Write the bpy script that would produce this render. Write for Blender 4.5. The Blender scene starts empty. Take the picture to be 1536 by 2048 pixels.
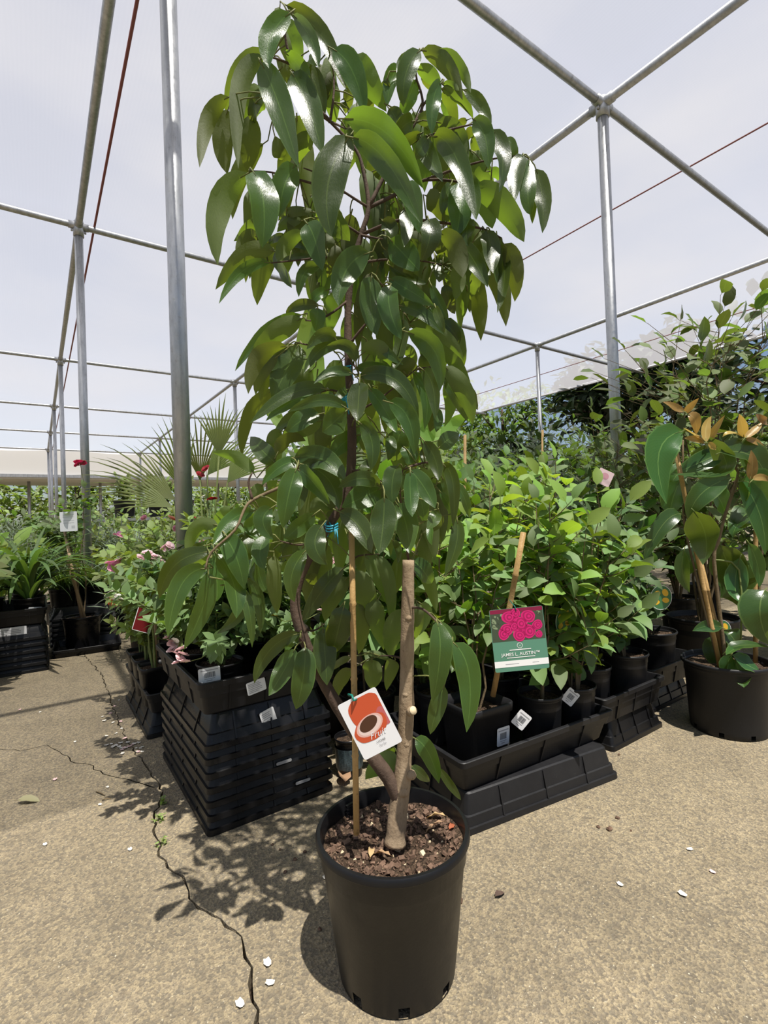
import bpy, bmesh, math, random
from mathutils import Vector, Matrix, noise

# ------------------------------------------------------------------ scene, camera, light
scene = bpy.context.scene
COL = scene.collection
F, H, TH, RHO, PITCH = 1000.0, 0.87, math.radians(34.8), 0.036, math.atan(13 / 1000)
fwh = Vector((math.sin(TH), math.cos(TH), 0))
rt0 = Vector((math.cos(TH), -math.sin(TH), 0))
fwd = fwh * math.cos(PITCH) + Vector((0, 0, 1)) * math.sin(PITCH)
upv = Vector((0, 0, 1)) * math.cos(PITCH) - fwh * math.sin(PITCH)
CR = rt0 * math.cos(RHO) - upv * math.sin(RHO)
CU = upv * math.cos(RHO) + rt0 * math.sin(RHO)
CAM = Vector((0, 0, H))
cam_data = bpy.data.cameras.new('camera')
cam = bpy.data.objects.new('camera', cam_data)
COL.objects.link(cam)
m = Matrix.Identity(4)
for i in range(3):
    m[i][0], m[i][1], m[i][2], m[i][3] = CR[i], CU[i], -fwd[i], CAM[i]
cam.matrix_world = m
cam_data.sensor_fit = 'VERTICAL'
cam_data.sensor_height = 24.0
cam_data.lens = 24.0 * F / 2048
cam_data.clip_start, cam_data.clip_end = 0.02, 400
scene.camera = cam

SUN_EL = 70.0
world = bpy.data.worlds.new('sky')
scene.world = world
world.use_nodes = True
wn = world.node_tree
wn.nodes.clear()
w_out = wn.nodes.new('ShaderNodeOutputWorld')
w_bg = wn.nodes.new('ShaderNodeBackground')
w_sky = wn.nodes.new('ShaderNodeTexSky')
w_sky.sky_type = 'NISHITA'
w_sky.sun_disc = False
w_sky.sun_elevation = math.radians(SUN_EL)
w_sky.sun_rotation = math.radians(180)
w_sky.air_density, w_sky.dust_density, w_sky.ozone_density = 1.0, 1.2, 1.5
w_bg.inputs['Strength'].default_value = 0.095
# broken white cloud over the blue
w_tc = wn.nodes.new('ShaderNodeTexCoord')
w_mp = wn.nodes.new('ShaderNodeMapping')
w_mp.inputs['Scale'].default_value = (1, 1, 2.6)
w_ns = wn.nodes.new('ShaderNodeTexNoise')
w_ns.inputs['Scale'].default_value = 2.6
w_ns.inputs['Detail'].default_value = 8
w_rp = wn.nodes.new('ShaderNodeValToRGB')
w_rp.color_ramp.elements[0].position = 0.40
w_rp.color_ramp.elements[1].position = 0.80
w_mx = wn.nodes.new('ShaderNodeMix')
w_mx.data_type = 'RGBA'
w_mx.inputs[7].default_value = (3.9, 4.0, 4.3, 1)
wn.links.new(w_tc.outputs['Generated'], w_mp.inputs[0])
wn.links.new(w_mp.outputs[0], w_ns.inputs['Vector'])
wn.links.new(w_ns.outputs[0], w_rp.inputs[0])
wn.links.new(w_rp.outputs[0], w_mx.inputs[0])
wn.links.new(w_sky.outputs[0], w_mx.inputs[6])
wn.links.new(w_mx.outputs[2], w_bg.inputs[0])
wn.links.new(w_bg.outputs[0], w_out.inputs[0])

sun_data = bpy.data.lights.new('sun', 'SUN')
sun_data.energy = 6.4
sun_data.angle = math.radians(0.6)
sun_data.color = (1.0, 0.955, 0.88)
sun = bpy.data.objects.new('sun', sun_data)
sun.location = (0, -4, 12)
sun.rotation_euler = (math.radians(90 - SUN_EL), math.radians(-0.8), 0)
COL.objects.link(sun)

vs = scene.view_settings
vs.view_transform = 'Standard'
vs.look = 'None'
vs.gamma = 1.0
vs.use_curve_mapping = False
vs.exposure = 0.12

# ------------------------------------------------------------------ helpers
R = random.Random(7)


def ray(x, y):
    d = fwd + CR * ((x - 768) / F) + CU * ((1024 - y) / F)
    return d / d.dot(fwh)


def gnd(x, y, z=0.0):
    d = ray(x, y)
    return CAM + d * ((z - H) / d.z)


def dep(x, y, D):
    return CAM + ray(x, y) * D


def thing(name, label, cat, loc=(0, 0, 0), group=None):
    o = bpy.data.objects.new(name, None)
    o.empty_display_size = 0.05
    o.location = loc
    o['label'] = label
    o['category'] = cat
    if group:
        o['group'] = group
    COL.objects.link(o)
    return o


def tag(o, label, cat, group=None):
    o['label'] = label
    o['category'] = cat
    if group:
        o['group'] = group
    return o


def mesh(name, V, Fc, mats, smooth=True, mi=None, uv=None):
    me = bpy.data.meshes.new(name)
    me.from_pydata([tuple(v) for v in V], [], Fc)
    if not isinstance(mats, (list, tuple)):
        mats = [mats]
    for mt in mats:
        me.materials.append(mt)
    if mi is not None:
        me.polygons.foreach_set('material_index', mi)
    if smooth:
        me.polygons.foreach_set('use_smooth', [True] * len(me.polygons))
    if uv is not None:
        l = me.uv_layers.new(name='UVMap')
        for lp in me.loops:
            l.data[lp.index].uv = uv[lp.vertex_index]
    me.update()
    return me


def link(name, me, parent=None, loc=None, mat=None):
    o = bpy.data.objects.new(name, me)
    COL.objects.link(o)
    if parent is not None:
        o.parent = parent
    if mat is not None:
        o.matrix_local = mat
    elif loc is not None:
        o.location = loc
    return o


class MB:
    """collects shapes into one mesh"""
    def __init__(s):
        s.V, s.F, s.M, s.U = [], [], [], []

    def add(s, V, Fc, mi=0, U=None):
        b = len(s.V)
        s.V += [Vector(v) for v in V]
        s.F += [tuple(i + b for i in f) for f in Fc]
        s.M += [mi] * len(Fc)
        s.U += U if U else [(0.5, 0.5)] * len(V)

    def box(s, c, d, mi=0, M=None):
        c = Vector(c)
        V = [Vector((x * d[0] / 2, y * d[1] / 2, z * d[2] / 2)) for x in (-1, 1) for y in (-1, 1) for z in (-1, 1)]
        V = [c + (M @ v if M else v) for v in V]
        s.add(V, [(0, 1, 3, 2), (4, 6, 7, 5), (0, 4, 5, 1), (2, 3, 7, 6), (0, 2, 6, 4), (1, 5, 7, 3)], mi)

    def tube(s, P, rad, n=8, mi=0, cap=True):
        P = [Vector(p) for p in P]
        if not isinstance(rad, (list, tuple)):
            rad = [rad] * len(P)
        t0 = (P[1] - P[0]).normalized()
        a = t0.orthogonal().normalized()
        V, Fc = [], []
        for i, p in enumerate(P):
            t = (P[min(i + 1, len(P) - 1)] - P[max(i - 1, 0)])
            if t.length < 1e-9:
                t = t0
            t = t.normalized()
            a = (a - t * a.dot(t))
            a = a.normalized() if a.length > 1e-6 else t.orthogonal().normalized()
            b = t.cross(a)
            for k in range(n):
                an = 2 * math.pi * k / n
                V.append(p + (a * math.cos(an) + b * math.sin(an)) * rad[i])
        for i in range(len(P) - 1):
            for k in range(n):
                k2 = (k + 1) % n
                Fc.append((i * n + k, i * n + k2, (i + 1) * n + k2, (i + 1) * n + k))
        if cap:
            Fc.append(tuple(range(n - 1, -1, -1)))
            Fc.append(tuple((len(P) - 1) * n + k for k in range(n)))
        s.add(V, Fc, mi)

    def lathe(s, prof, n=32, c=(0, 0, 0), mi=0, skip=None, cap0=False, cap1=False):
        c = Vector(c)
        V = [c + Vector((r * math.cos(2 * math.pi * k / n), r * math.sin(2 * math.pi * k / n), z)) for r, z in prof for k in range(n)]
        Fc = []
        for i in range(len(prof) - 1):
            for k in range(n):
                if skip and skip(i, k):
                    continue
                k2 = (k + 1) % n
                Fc.append((i * n + k, i * n + k2, (i + 1) * n + k2, (i + 1) * n + k))
        if cap0:
            Fc.append(tuple(range(n - 1, -1, -1)))
        if cap1:
            Fc.append(tuple((len(prof) - 1) * n + k for k in range(n)))
        s.add(V, Fc, mi)

    def loft(s, loops, mi=0, cap0=False, cap1=False):
        n = len(loops[0])
        V = [p for l in loops for p in l]
        Fc = []
        for i in range(len(loops) - 1):
            for k in range(n):
                k2 = (k + 1) % n
                Fc.append((i * n + k, i * n + k2, (i + 1) * n + k2, (i + 1) * n + k))
        if cap0:
            Fc.append(tuple(range(n - 1, -1, -1)))
        if cap1:
            Fc.append(tuple((len(loops) - 1) * n + k for k in range(n)))
        s.add(V, Fc, mi)

    def me(s, name, mats, smooth=True):
        return mesh(name, s.V, s.F, mats, smooth, s.M, s.U)

    def obj(s, name, mats, parent=None, smooth=True, loc=None, mat=None):
        return link(name, s.me(name, mats, smooth), parent, loc, mat)


def rrect(hx, hy, z, r=0.02, n=3):
    L = []
    for cx, cy, a0 in ((1, 1, 0), (-1, 1, 90), (-1, -1, 180), (1, -1, 270)):
        for k in range(n + 1):
            a = math.radians(a0 + 90 * k / n)
            L.append(Vector((cx * (hx - r) + r * math.cos(a), cy * (hy - r) + r * math.sin(a), z)))
    return L


def bez(a, b, c, n):
    """curve through a, b (mid), c"""
    k = b * 2 - (a + c) * 0.5
    return [a * (1 - t) ** 2 + k * (2 * t * (1 - t)) + c * t * t for t in [i / n for i in range(n + 1)]]


def spline(P, n=4):
    P = [Vector(p) for p in P]
    out = []
    for i in range(len(P) - 1):
        p0, p1, p2, p3 = P[max(i - 1, 0)], P[i], P[i + 1], P[min(i + 2, len(P) - 1)]
        for k in range(n):
            t = k / n
            out.append(0.5 * ((2 * p1) + (p2 - p0) * t + (2 * p0 - 5 * p1 + 4 * p2 - p3) * t * t + (-p0 + 3 * p1 - 3 * p2 + p3) * t ** 3))
    out.append(P[-1])
    return out


# ------------------------------------------------------------------ materials
class NT:
    def __init__(s, name):
        s.m = bpy.data.materials.new(name)
        s.m.use_nodes = True
        s.t = s.m.node_tree
        s.t.nodes.clear()
        s.out = s.n('OutputMaterial')

    def n(s, kind, **kw):
        nd = s.t.nodes.new('ShaderNode' + kind)
        for k, v in kw.items():
            if k in nd.inputs:
                s.set(nd.inputs[k], v)
            else:
                setattr(nd, k, v)
        return nd

    def set(s, sock, v):
        if hasattr(v, 'links'):
            s.t.links.new(v, sock)
        else:
            if isinstance(v, tuple) and len(v) == 3 and sock.type == 'RGBA':
                v = v + (1,)
            sock.default_value = v

    def noise(s, scale, detail=4, rough=0.6, vec=None, out='Fac'):
        nd = s.n('TexNoise', Scale=scale, Detail=detail, Roughness=rough)
        if vec is not None:
            s.set(nd.inputs['Vector'], vec)
        return nd.outputs[out] if out in nd.outputs else nd.outputs[0]

    def ramp(s, fac, stops):
        nd = s.n('ValToRGB')
        s.set(nd.inputs[0], fac)
        e = nd.color_ramp.elements
        while len(e) < len(stops):
            e.new(0.5)
        for el, (p, c) in zip(e, stops):
            el.position = p
            el.color = (c + (1,)) if isinstance(c, tuple) else (c, c, c, 1)
        return nd.outputs[0]

    def mix(s, fac, a, b, mode='MIX'):
        nd = s.n('Mix', data_type='RGBA', blend_type=mode)
        s.set(nd.inputs[0], fac)
        s.set(nd.inputs[6], a)
        s.set(nd.inputs[7], b)
        return nd.outputs[2]

    def math(s, op, a, b=0.0, c=None):
        nd = s.n('Math', operation=op)
        s.set(nd.inputs[0], a)
        s.set(nd.inputs[1], b)
        if c is not None:
            s.set(nd.inputs[2], c)
        return nd.outputs[0]

    def bump(s, h, st=0.3, d=0.01):
        nd = s.n('Bump', Strength=st, Distance=d)
        s.set(nd.inputs['Height'], h)
        return nd.outputs[0]

    def princ(s, col, rough=0.5, metal=0.0, spec=0.5, normal=None, **kw):
        nd = s.n('BsdfPrincipled')
        s.set(nd.inputs['Base Color'], col)
        s.set(nd.inputs['Roughness'], rough)
        s.set(nd.inputs['Metallic'], metal)
        s.set(nd.inputs['Specular IOR Level'], spec)
        if normal is not None:
            s.set(nd.inputs['Normal'], normal)
        for k, v in kw.items():
            s.set(nd.inputs[k], v)
        return nd.outputs[0]

    def end(s, sh):
        s.t.links.new(sh, s.out.inputs[0])
        return s.m

    def pos(s):
        return s.n('NewGeometry').outputs['Position']


def flat_mat(name, col, rough=0.5, spec=0.4):
    n = NT(name)
    return n.end(n.princ(col, rough, 0, spec))


def leaf_mat(name, top, under, trans, rough=0.32, tf=0.35, var=0.25, rib=(0.35, 0.45, 0.15), ribw=0.05, island=False, spec=0.5):
    n = NT(name)
    geo = n.n('NewGeometry')
    rnd = geo.outputs['Random Per Island'] if island else n.n('ObjectInfo').outputs['Random']
    uv = n.n('UVMap')
    sx = n.n('SeparateXYZ')
    n.set(sx.inputs[0], uv.outputs[0])
    du = n.math('ABSOLUTE', n.math('SUBTRACT', sx.outputs[0], 0.5))
    ribf = n.math('MULTIPLY', n.math('LESS_THAN', du, ribw * 0.5), 0.6)
    # side veins, slanting towards the tip
    ph = n.math('MULTIPLY', n.math('SUBTRACT', sx.outputs[1], n.math('MULTIPLY', du, 0.35)), 75.0)
    vein = n.math('MULTIPLY', n.math('POWER', n.math('ABSOLUTE', n.math('SINE', ph)), 6.0), 0.05)
    hs = n.n('HueSaturation')
    n.set(hs.inputs['Hue'], n.math('ADD', 0.5 - 0.025, n.math('MULTIPLY', rnd, 0.04)))
    n.set(hs.inputs['Saturation'], 1.0)
    n.set(hs.inputs['Value'], n.math('ADD', 1 - var * 0.55, n.math('MULTIPLY', rnd, var * 1.5)))
    blot = n.noise(30, 3)
    c0 = n.mix(n.math('MULTIPLY', blot, 0.35), top, tuple(x * 0.6 for x in top))
    edge = n.math('MULTIPLY', n.math('GREATER_THAN', du, 0.455), 0.35)  # pale margin put into the colour, imitating a backlit leaf rim
    c1 = n.mix(n.math('ADD', n.math('ADD', ribf, vein), edge), c0, rib)
    c2 = n.mix(geo.outputs['Backfacing'], c1, under)
    n.set(hs.inputs['Color'], c2)
    ro = n.mix(geo.outputs['Backfacing'], (rough,) * 3, (0.6,) * 3)
    nm = n.bump(blot, 0.2, 0.002)
    p = n.princ(hs.outputs[0], 0.4, 0, spec, nm)
    pr = [x for x in n.t.nodes if x.bl_idname == 'ShaderNodeBsdfPrincipled'][0]
    n.set(pr.inputs['Roughness'], ro)
    tr = n.n('BsdfTranslucent')
    hs2 = n.n('HueSaturation')
    for k in ('Hue', 'Value'):
        n.t.links.new(hs.inputs[k].links[0].from_socket, hs2.inputs[k])
    n.set(hs2.inputs['Color'], trans)
    n.t.links.new(hs2.outputs[0], tr.inputs[0])
    mx = n.n('MixShader', Fac=tf)
    n.t.links.new(p, mx.inputs[1])
    n.t.links.new(tr.outputs[0], mx.inputs[2])
    return n.end(mx.outputs[0])


def mk_plastic(name, base=0.0055, dust=0.35, rough=0.30):
    n = NT(name)
    tc = n.n('TexCoord').outputs['Object']
    a = n.noise(6, 6, 0.7, tc)
    b = n.noise(90, 3, 0.7, tc)
    d = n.math('MULTIPLY', n.ramp(a, [(0.45, 0.0), (0.75, 1.0)]), dust * 0.10)
    c = n.mix(d, (base, base, base * 1.15), (0.07, 0.066, 0.06))
    c = n.mix(n.math('MULTIPLY', n.ramp(b, [(0.68, 0.0), (0.78, 1.0)]), 0.12 * dust), c, (0.22, 0.2, 0.17))
    r = n.ramp(a, [(0.3, rough), (0.8, min(1, rough + 0.25))])
    return n.end(n.princ(c, r, 0, 0.33, n.bump(b, 0.12, 0.002)))


def mk_soil(name, c1, c2):
    n = NT(name)
    p = n.pos()
    a = n.noise(70, 5, 0.75, p)
    b = n.n('TexVoronoi', Scale=160.0)
    n.set(b.inputs['Vector'], p)
    c = n.mix(n.ramp(a, [(0.35, 0.0), (0.65, 1.0)]), c1, c2)
    c = n.mix(n.math('MULTIPLY', n.ramp(n.noise(150, 2, 0.5, p), [(0.62, 0.0), (0.7, 1.0)]), 0.7), c, (0.32, 0.22, 0.14))
    return n.end(n.princ(c, 0.9, 0, 0.2, n.bump(n.math('ADD', a, b.outputs[0]), 0.9, 0.012)))


def mk_concrete():
    n = NT('weathered_concrete')
    p = n.pos()
    big = n.noise(1.1, 6, 0.6, p)
    mid = n.noise(11, 8, 0.78, p)
    fine = n.noise(75, 5, 0.8, p)
    vor = n.n('TexVoronoi', Scale=170.0)
    n.set(vor.inputs['Vector'], p)
    c = n.mix(n.ramp(mid, [(0.3, 0.0), (0.7, 1.0)]), (0.30, 0.26, 0.19), (0.42, 0.37, 0.275))
    c = n.mix(n.ramp(big, [(0.42, 0.0), (0.68, 0.7)]), c, (0.215, 0.19, 0.145))
    c = n.mix(n.ramp(n.noise(2.7, 5, 0.7, p), [(0.52, 0.0), (0.7, 0.55)]), c, (0.46, 0.40, 0.30))
    # exposed aggregate: each cell its own tone
    bw = n.n('RGBToBW')
    n.t.links.new(vor.outputs['Color'], bw.inputs[0])
    c = n.mix(0.55, c, n.ramp(bw.outputs[0], [(0.2, (0.10, 0.085, 0.065)), (0.5, (0.36, 0.31, 0.22)), (0.85, (0.62, 0.54, 0.38))]), 'OVERLAY')
    c = n.mix(n.ramp(fine, [(0.36, 0.65), (0.50, 0.0)]), c, (0.15, 0.12, 0.085))
    c = n.mix(n.ramp(n.noise(140, 2, 0.6, p), [(0.66, 0.0), (0.73, 0.85)]), c, (0.68, 0.60, 0.44))
    c = n.mix(n.ramp(n.noise(260, 3, 0.7, p), [(0.38, 0.6), (0.52, 0.0)]), c, (0.13, 0.11, 0.085))
    c = n.mix(n.ramp(n.noise(38, 2, 0.5, p), [(0.70, 0.0), (0.76, 0.6)]), c, (0.12, 0.10, 0.075))
    h = n.math('ADD', n.math('MULTIPLY', fine, 1.0), n.math('ADD', n.math('MULTIPLY', vor.outputs[0], 0.6), n.math('MULTIPLY', mid, 1.5)))
    return n.end(n.princ(c, 0.85, 0, 0.25, n.bump(h, 0.7, 0.007)))


def mk_steel():
    n = NT('galvanised_steel')
    tc = n.n('TexCoord').outputs['Object']
    mp = n.n('Mapping')
    mp.inputs['Scale'].default_value = (6, 6, 1.2)
    n.t.links.new(tc, mp.inputs[0])
    a = n.noise(5, 6, 0.7, mp.outputs[0])
    b = n.noise(45, 4, 0.7, tc)
    c = n.mix(n.ramp(a, [(0.3, 0.0), (0.72, 1.0)]), (0.30, 0.31, 0.32), (0.52, 0.53, 0.54))
    c = n.mix(n.ramp(b, [(0.6, 0.0), (0.72, 0.5)]), c, (0.24, 0.22, 0.19))
    return n.end(n.princ(c, n.ramp(b, [(0.3, 0.32), (0.7, 0.55)]), 0.75, 0.5))


def mk_cloth():
    n = NT('white_shade_cloth')
    p = n.pos()
    a = n.noise(0.6, 4, 0.6, p)
    w = n.n('TexWave', Scale=14.0, Distortion=1.5)
    n.set(w.inputs['Vector'], p)
    c = n.mix(n.math('MULTIPLY', a, 0.25), (0.90, 0.89, 0.935), (0.83, 0.82, 0.87))
    c = n.mix(n.math('MULTIPLY', w.outputs[0], 0.04), c, (0.6, 0.6, 0.66))
    tl = n.n('BsdfTranslucent')
    n.set(tl.inputs[0], c)
    df = n.n('BsdfDiffuse')
    n.set(df.inputs[0], c)
    tp = n.n('BsdfTransparent')
    m1 = n.n('MixShader', Fac=0.60)
    n.t.links.new(df.outputs[0], m1.inputs[1])
    n.t.links.new(tl.outputs[0], m1.inputs[2])
    m2 = n.n('MixShader', Fac=CLOTH_OPEN)
    n.t.links.new(m1.outputs[0], m2.inputs[1])
    n.t.links.new(tp.outputs[0], m2.inputs[2])
    return n.end(m2.outputs[0])


def mk_bark(name, c1, c2, sc=40, rough=0.85):
    n = NT(name)
    tc = n.n('TexCoord').outputs['Object']
    mp = n.n('Mapping')
    mp.inputs['Scale'].default_value = (1, 1, 0.35)
    n.t.links.new(tc, mp.inputs[0])
    a = n.noise(sc, 6, 0.7, mp.outputs[0])
    b = n.noise(sc * 5, 3, 0.6, tc)
    c = n.mix(n.ramp(a, [(0.35, 0.0), (0.65, 1.0)]), c1, c2)
    c = n.mix(n.ramp(b, [(0.62, 0.0), (0.7, 0.5)]), c, tuple(x * 0.45 for x in c1))
    return n.end(n.princ(c, rough, 0, 0.25, n.bump(n.math('ADD', a, b), 0.5, 0.003)))


CLOTH_OPEN = 0.56
BLACK = mk_plastic('black_plastic')
BLACKD = mk_plastic('dusty_black_plastic', 0.010, 1.0, 0.40)
BLACKG = mk_plastic('glossy_black_plastic', 0.007, 0.3, 0.2)
SOIL = mk_soil('potting_soil', (0.035, 0.022, 0.014), (0.12, 0.078, 0.05))
DIRT = mk_soil('crack_dirt', (0.03, 0.022, 0.016), (0.09, 0.06, 0.04))
CHIP = mk_bark('bark_chip', (0.07, 0.042, 0.028), (0.20, 0.125, 0.085), 30)
CONC = mk_concrete()
STEEL = mk_steel()
CLOTH = mk_cloth()
BARK = mk_bark('lychee_bark', (0.20, 0.14, 0.085), (0.36, 0.27, 0.175), 26)
BARKD = mk_bark('dark_young_bark', (0.055, 0.036, 0.026), (0.105, 0.07, 0.05), 30)
TWIG = mk_bark('twig_bark', (0.10, 0.07, 0.04), (0.2, 0.15, 0.085), 30)
GSTEM = mk_bark('green_stem', (0.10, 0.14, 0.035), (0.20, 0.23, 0.075), 30, 0.6)
BAMBOO = mk_bark('bamboo_cane', (0.32, 0.20, 0.075), (0.48, 0.31, 0.13), 22, 0.5)
WOOD = mk_bark('pale_wood', (0.36, 0.25, 0.15), (0.5, 0.36, 0.22), 25)
CUTW = flat_mat('cut_wood', (0.62, 0.5, 0.32), 0.8)
WHITE = flat_mat('white_card', (0.80, 0.80, 0.81), 0.32)
PAPER = flat_mat('white_paper', (0.74, 0.74, 0.75), 0.5)
INK = flat_mat('black_ink', (0.03, 0.03, 0.035), 0.5)
GINK = flat_mat('grey_ink', (0.33, 0.33, 0.35), 0.5)
TEAL = flat_mat('teal_tie', (0.01, 0.16, 0.12), 0.4)
BLUE = flat_mat('blue_tape', (0.03, 0.30, 0.42), 0.35)

# ------------------------------------------------------------------ floor: three cracked concrete slabs on dirt
def jag(P, amp, step, rng):
    out = []
    for a, b in zip(P[:-1], P[1:]):
        k = max(1, int((b - a).length / step))
        for i in range(k):
            t = i / k
            q = a.lerp(b, t)
            if i:
                n2 = Vector((-(b - a).y, (b - a).x, 0)).normalized()
                q = q + n2 * rng.uniform(-amp, amp)
            out.append(q)
    out.append(P[-1])
    return out


crack_px = [(512, 2046), (506, 2000), (500, 1966), (503, 1935), (486, 1890), (470, 1862), (441, 1838), (412, 1822), (388, 1806), (374, 1772), (366, 1752),
            (335, 1734), (318, 1712), (322, 1690), (309, 1668), (308, 1640), (318, 1606), (326, 1582), (298, 1540), (262, 1492), (240, 1452), (222, 1402), (205, 1350)]
main = [gnd(x, y) for x, y in crack_px]
main = [Vector((main[0].x - 0.25, -6, 0)), Vector((main[0].x - 0.02, main[0].y - 0.25, 0))] + main + [Vector((main[-1].x - 0.3, 7, 0)), Vector((main[-1].x - 0.6, 26, 0))]
side_px = [(298, 1572), (240, 1556), (206, 1548), (176, 1528), (150, 1526), (120, 1504), (95, 1490), (40, 1502), (-20, 1496)]
side = [gnd(x, y) for x, y in side_px] + [Vector((-14, 2.6, 0))]
rj = random.Random(3)
mj = jag(main, 0.007, 0.022, rj)
jx = min(range(len(mj)), key=lambda i: (mj[i] - gnd(320, 1578)).length)
sj = [mj[jx]] + jag(side, 0.006, 0.03, rj)


def off(P, d, rng, vary):
    out = []
    for i, p in enumerate(P):
        t = (P[min(i + 1, len(P) - 1)] - P[max(i - 1, 0)]).normalized()
        out.append(p + Vector((-t.y, t.x, 0)) * d * (1 + vary * rng.uniform(-0.7, 1.2)))
    return out


def slab(pts, parent):
    n = len(pts)
    top = [Vector((p.x, p.y, 0)) for p in pts]
    bot = [Vector((p.x, p.y, -0.07)) for p in pts]
    V = top + bot
    Fc = [tuple(range(n))] + [(i, n + i, n + (i + 1) % n, (i + 1) % n) for i in range(n)]
    me = mesh('concrete_slab', V, Fc, CONC, False)
    bm = bmesh.new()
    bm.from_mesh(me)
    bmesh.ops.recalc_face_normals(bm, faces=bm.faces)
    bmesh.ops.triangulate(bm, faces=[f for f in bm.faces if len(f.verts) > 4])
    bm.to_mesh(me)
    bm.free()
    return link('concrete_slab', me, parent)


g = MB()
g.add([(-30, -8, -0.028), (40, -8, -0.028), (40, 45, -0.028), (-30, 45, -0.028)], [(0, 1, 2, 3)])
floor = g.obj('floor', DIRT, None, False)
floor['kind'] = 'structure'
W = 0.0024
right_edge = off(mj, -W, rj, 0.8)
left_edge = off(mj, W, rj, 0.8)
slab(right_edge + [Vector((40, 26, 0)), Vector((40, -6, 0))], floor)
slab(left_edge[:jx + 1] + off(sj, -W * .6, rj, 0.7)[1:] + [Vector((-14, -6, 0))], floor)
slab(list(reversed(left_edge[jx:])) + off(sj, W * .6, rj, 0.7)[1:] + [Vector((-14, 26, 0))], floor)

# ------------------------------------------------------------------ shade house: cloth roof, pipes, posts
ZB, ZC = 3.47, 3.56
nx, ny = 60, 70
x0, x1, y0, y1 = -9.0, 9.62, 0.55, 20.5
V, Fc = [], []
for j in range(ny + 1):
    for i in range(nx + 1):
        x, y = x0 + (x1 - x0) * i / nx, y0 + (y1 - y0) * j / ny
        sag = 0.03 * math.sin(x * 1.9) * math.sin(y * 1.3) + 0.02 * noise.noise(Vector((x, y, 0)))
        if i == nx:
            sag -= 0.04
        V.append((x, y, ZC + 0.03 + sag))
for j in range(ny):
    for i in range(nx):
        a = j * (nx + 1) + i
        Fc.append((a, a + 1, a + nx + 2, a + nx + 1))
ceil_o = link('ceiling', mesh('ceiling', V, Fc, CLOTH))
ceil_o['kind'] = 'structure'
ceil_o['label'] = 'white woven shade cloth stretched over the pipe frame'

AX = [0.35, 3.03, 6.44]
BY = [1.75, 4.94, 9.0, 12.45, 15.8, 19.2]


def pipe(name, a, b, r, label, cat='pipe', group=None, z2=None):
    m_ = MB()
    a, b = Vector(a), Vector(b)
    mid = (a + b) / 2
    m_.tube([a - mid, b - mid], r, 14)
    return tag(m_.obj(name, STEEL, None, True, mid), label, cat, group)


for x, nm in zip(AX, ('over the near post and the left posts', 'meeting the right hand post top', 'farthest from the lychee')):
    pipe('roof_pipe', (x, 0.5, ZB), (x, 19.6, ZB), 0.027, 'long galvanised roof pipe running along the aisle, ' + nm, 'pipe')
ordn = ['first', 'second', 'third', 'fourth', 'fifth', 'sixth']
for k, y in enumerate(BY):
    pipe('cross_pipe', (-8.6, y, ZB + 0.0), (9.55, y, ZB + 0.0), 0.025, 'galvanised cross pipe under the shade cloth, ' + ordn[k] + ' in from the lychee', 'pipe')
pipe('edge_pipe', (9.6, 0.5, ZC), (9.6, 19.6, ZC), 0.025, 'galvanised pipe along the outer edge of the shade cloth roof')
RWIRE = flat_mat('rusty_wire', (0.22, 0.07, 0.06), 0.6)
for x, nm in ((0.47, 'close beside the first long roof pipe'), (4.2, 'over the right hand post'), (7.94, 'near the outer roof edge')):
    w_ = MB()
    w_.tube([(0, 0.5, 0), (0, 19.5, 0)], 0.006 if x > 1 else 0.009, 6)
    tag(w_.obj('roof_wire', RWIRE, None, True, (x, 0, ZB + 0.03)), 'thin reddish support wire on the shade cloth, ' + nm, 'wire')


def post(x, y, label, r=0.034, z=ZB):
    t = thing('steel_post', label, 'post', (x, y, 0), 'galvanised posts of the shade house')
    m_ = MB()
    m_.tube([(0, 0, 0), (0, 0, z)], r, 20)
    m_.obj('post_tube', STEEL, t)
    c = MB()
    c.tube([(0, 0, z - 0.09), (0, 0, z + 0.03)], r + 0.008, 16)
    c.tube([(0, -0.075, z), (0, 0.075, z)], 0.033, 14)
    c.tube([(-0.075, 0, z), (0.075, 0, z)], 0.031, 14)
    for s in (-1, 1):
        c.tube([(s * 0.05, 0.0, z - 0.03), (s * 0.05, 0, z - 0.055)], 0.008, 6)
    c.obj('pipe_clamp', STEEL, t)
    return t


NPX, NPY = 0.497, 2.152
post(NPX, NPY, 'thick galvanised post rising behind the tray stack with rose bushes', 0.034)
post(3.03, 1.75, 'galvanised post with cross clamp standing among the glossy citrus pots', 0.033)
post(AX[0], BY[1], 'galvanised post beside the strappy plants and white sign', 0.033)
post(AX[2], BY[1], 'slim galvanised post in the far green shrubs', 0.03)
post(AX[1], BY[1], 'galvanised post hidden behind the lychee crown', 0.03)
for k in (2, 3, 4, 5):
    post(AX[0], BY[k], 'galvanised post in the row past the white sign, ' + ordn[k - 1] + ' along', 0.032)
    post(AX[1], BY[k], 'galvanised post beyond the fan palm, ' + ordn[k - 1] + ' in its row', 0.032)
post(AX[2], BY[2], 'galvanised post deep in the far shrubs by the blue sky gap', 0.032)

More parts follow.
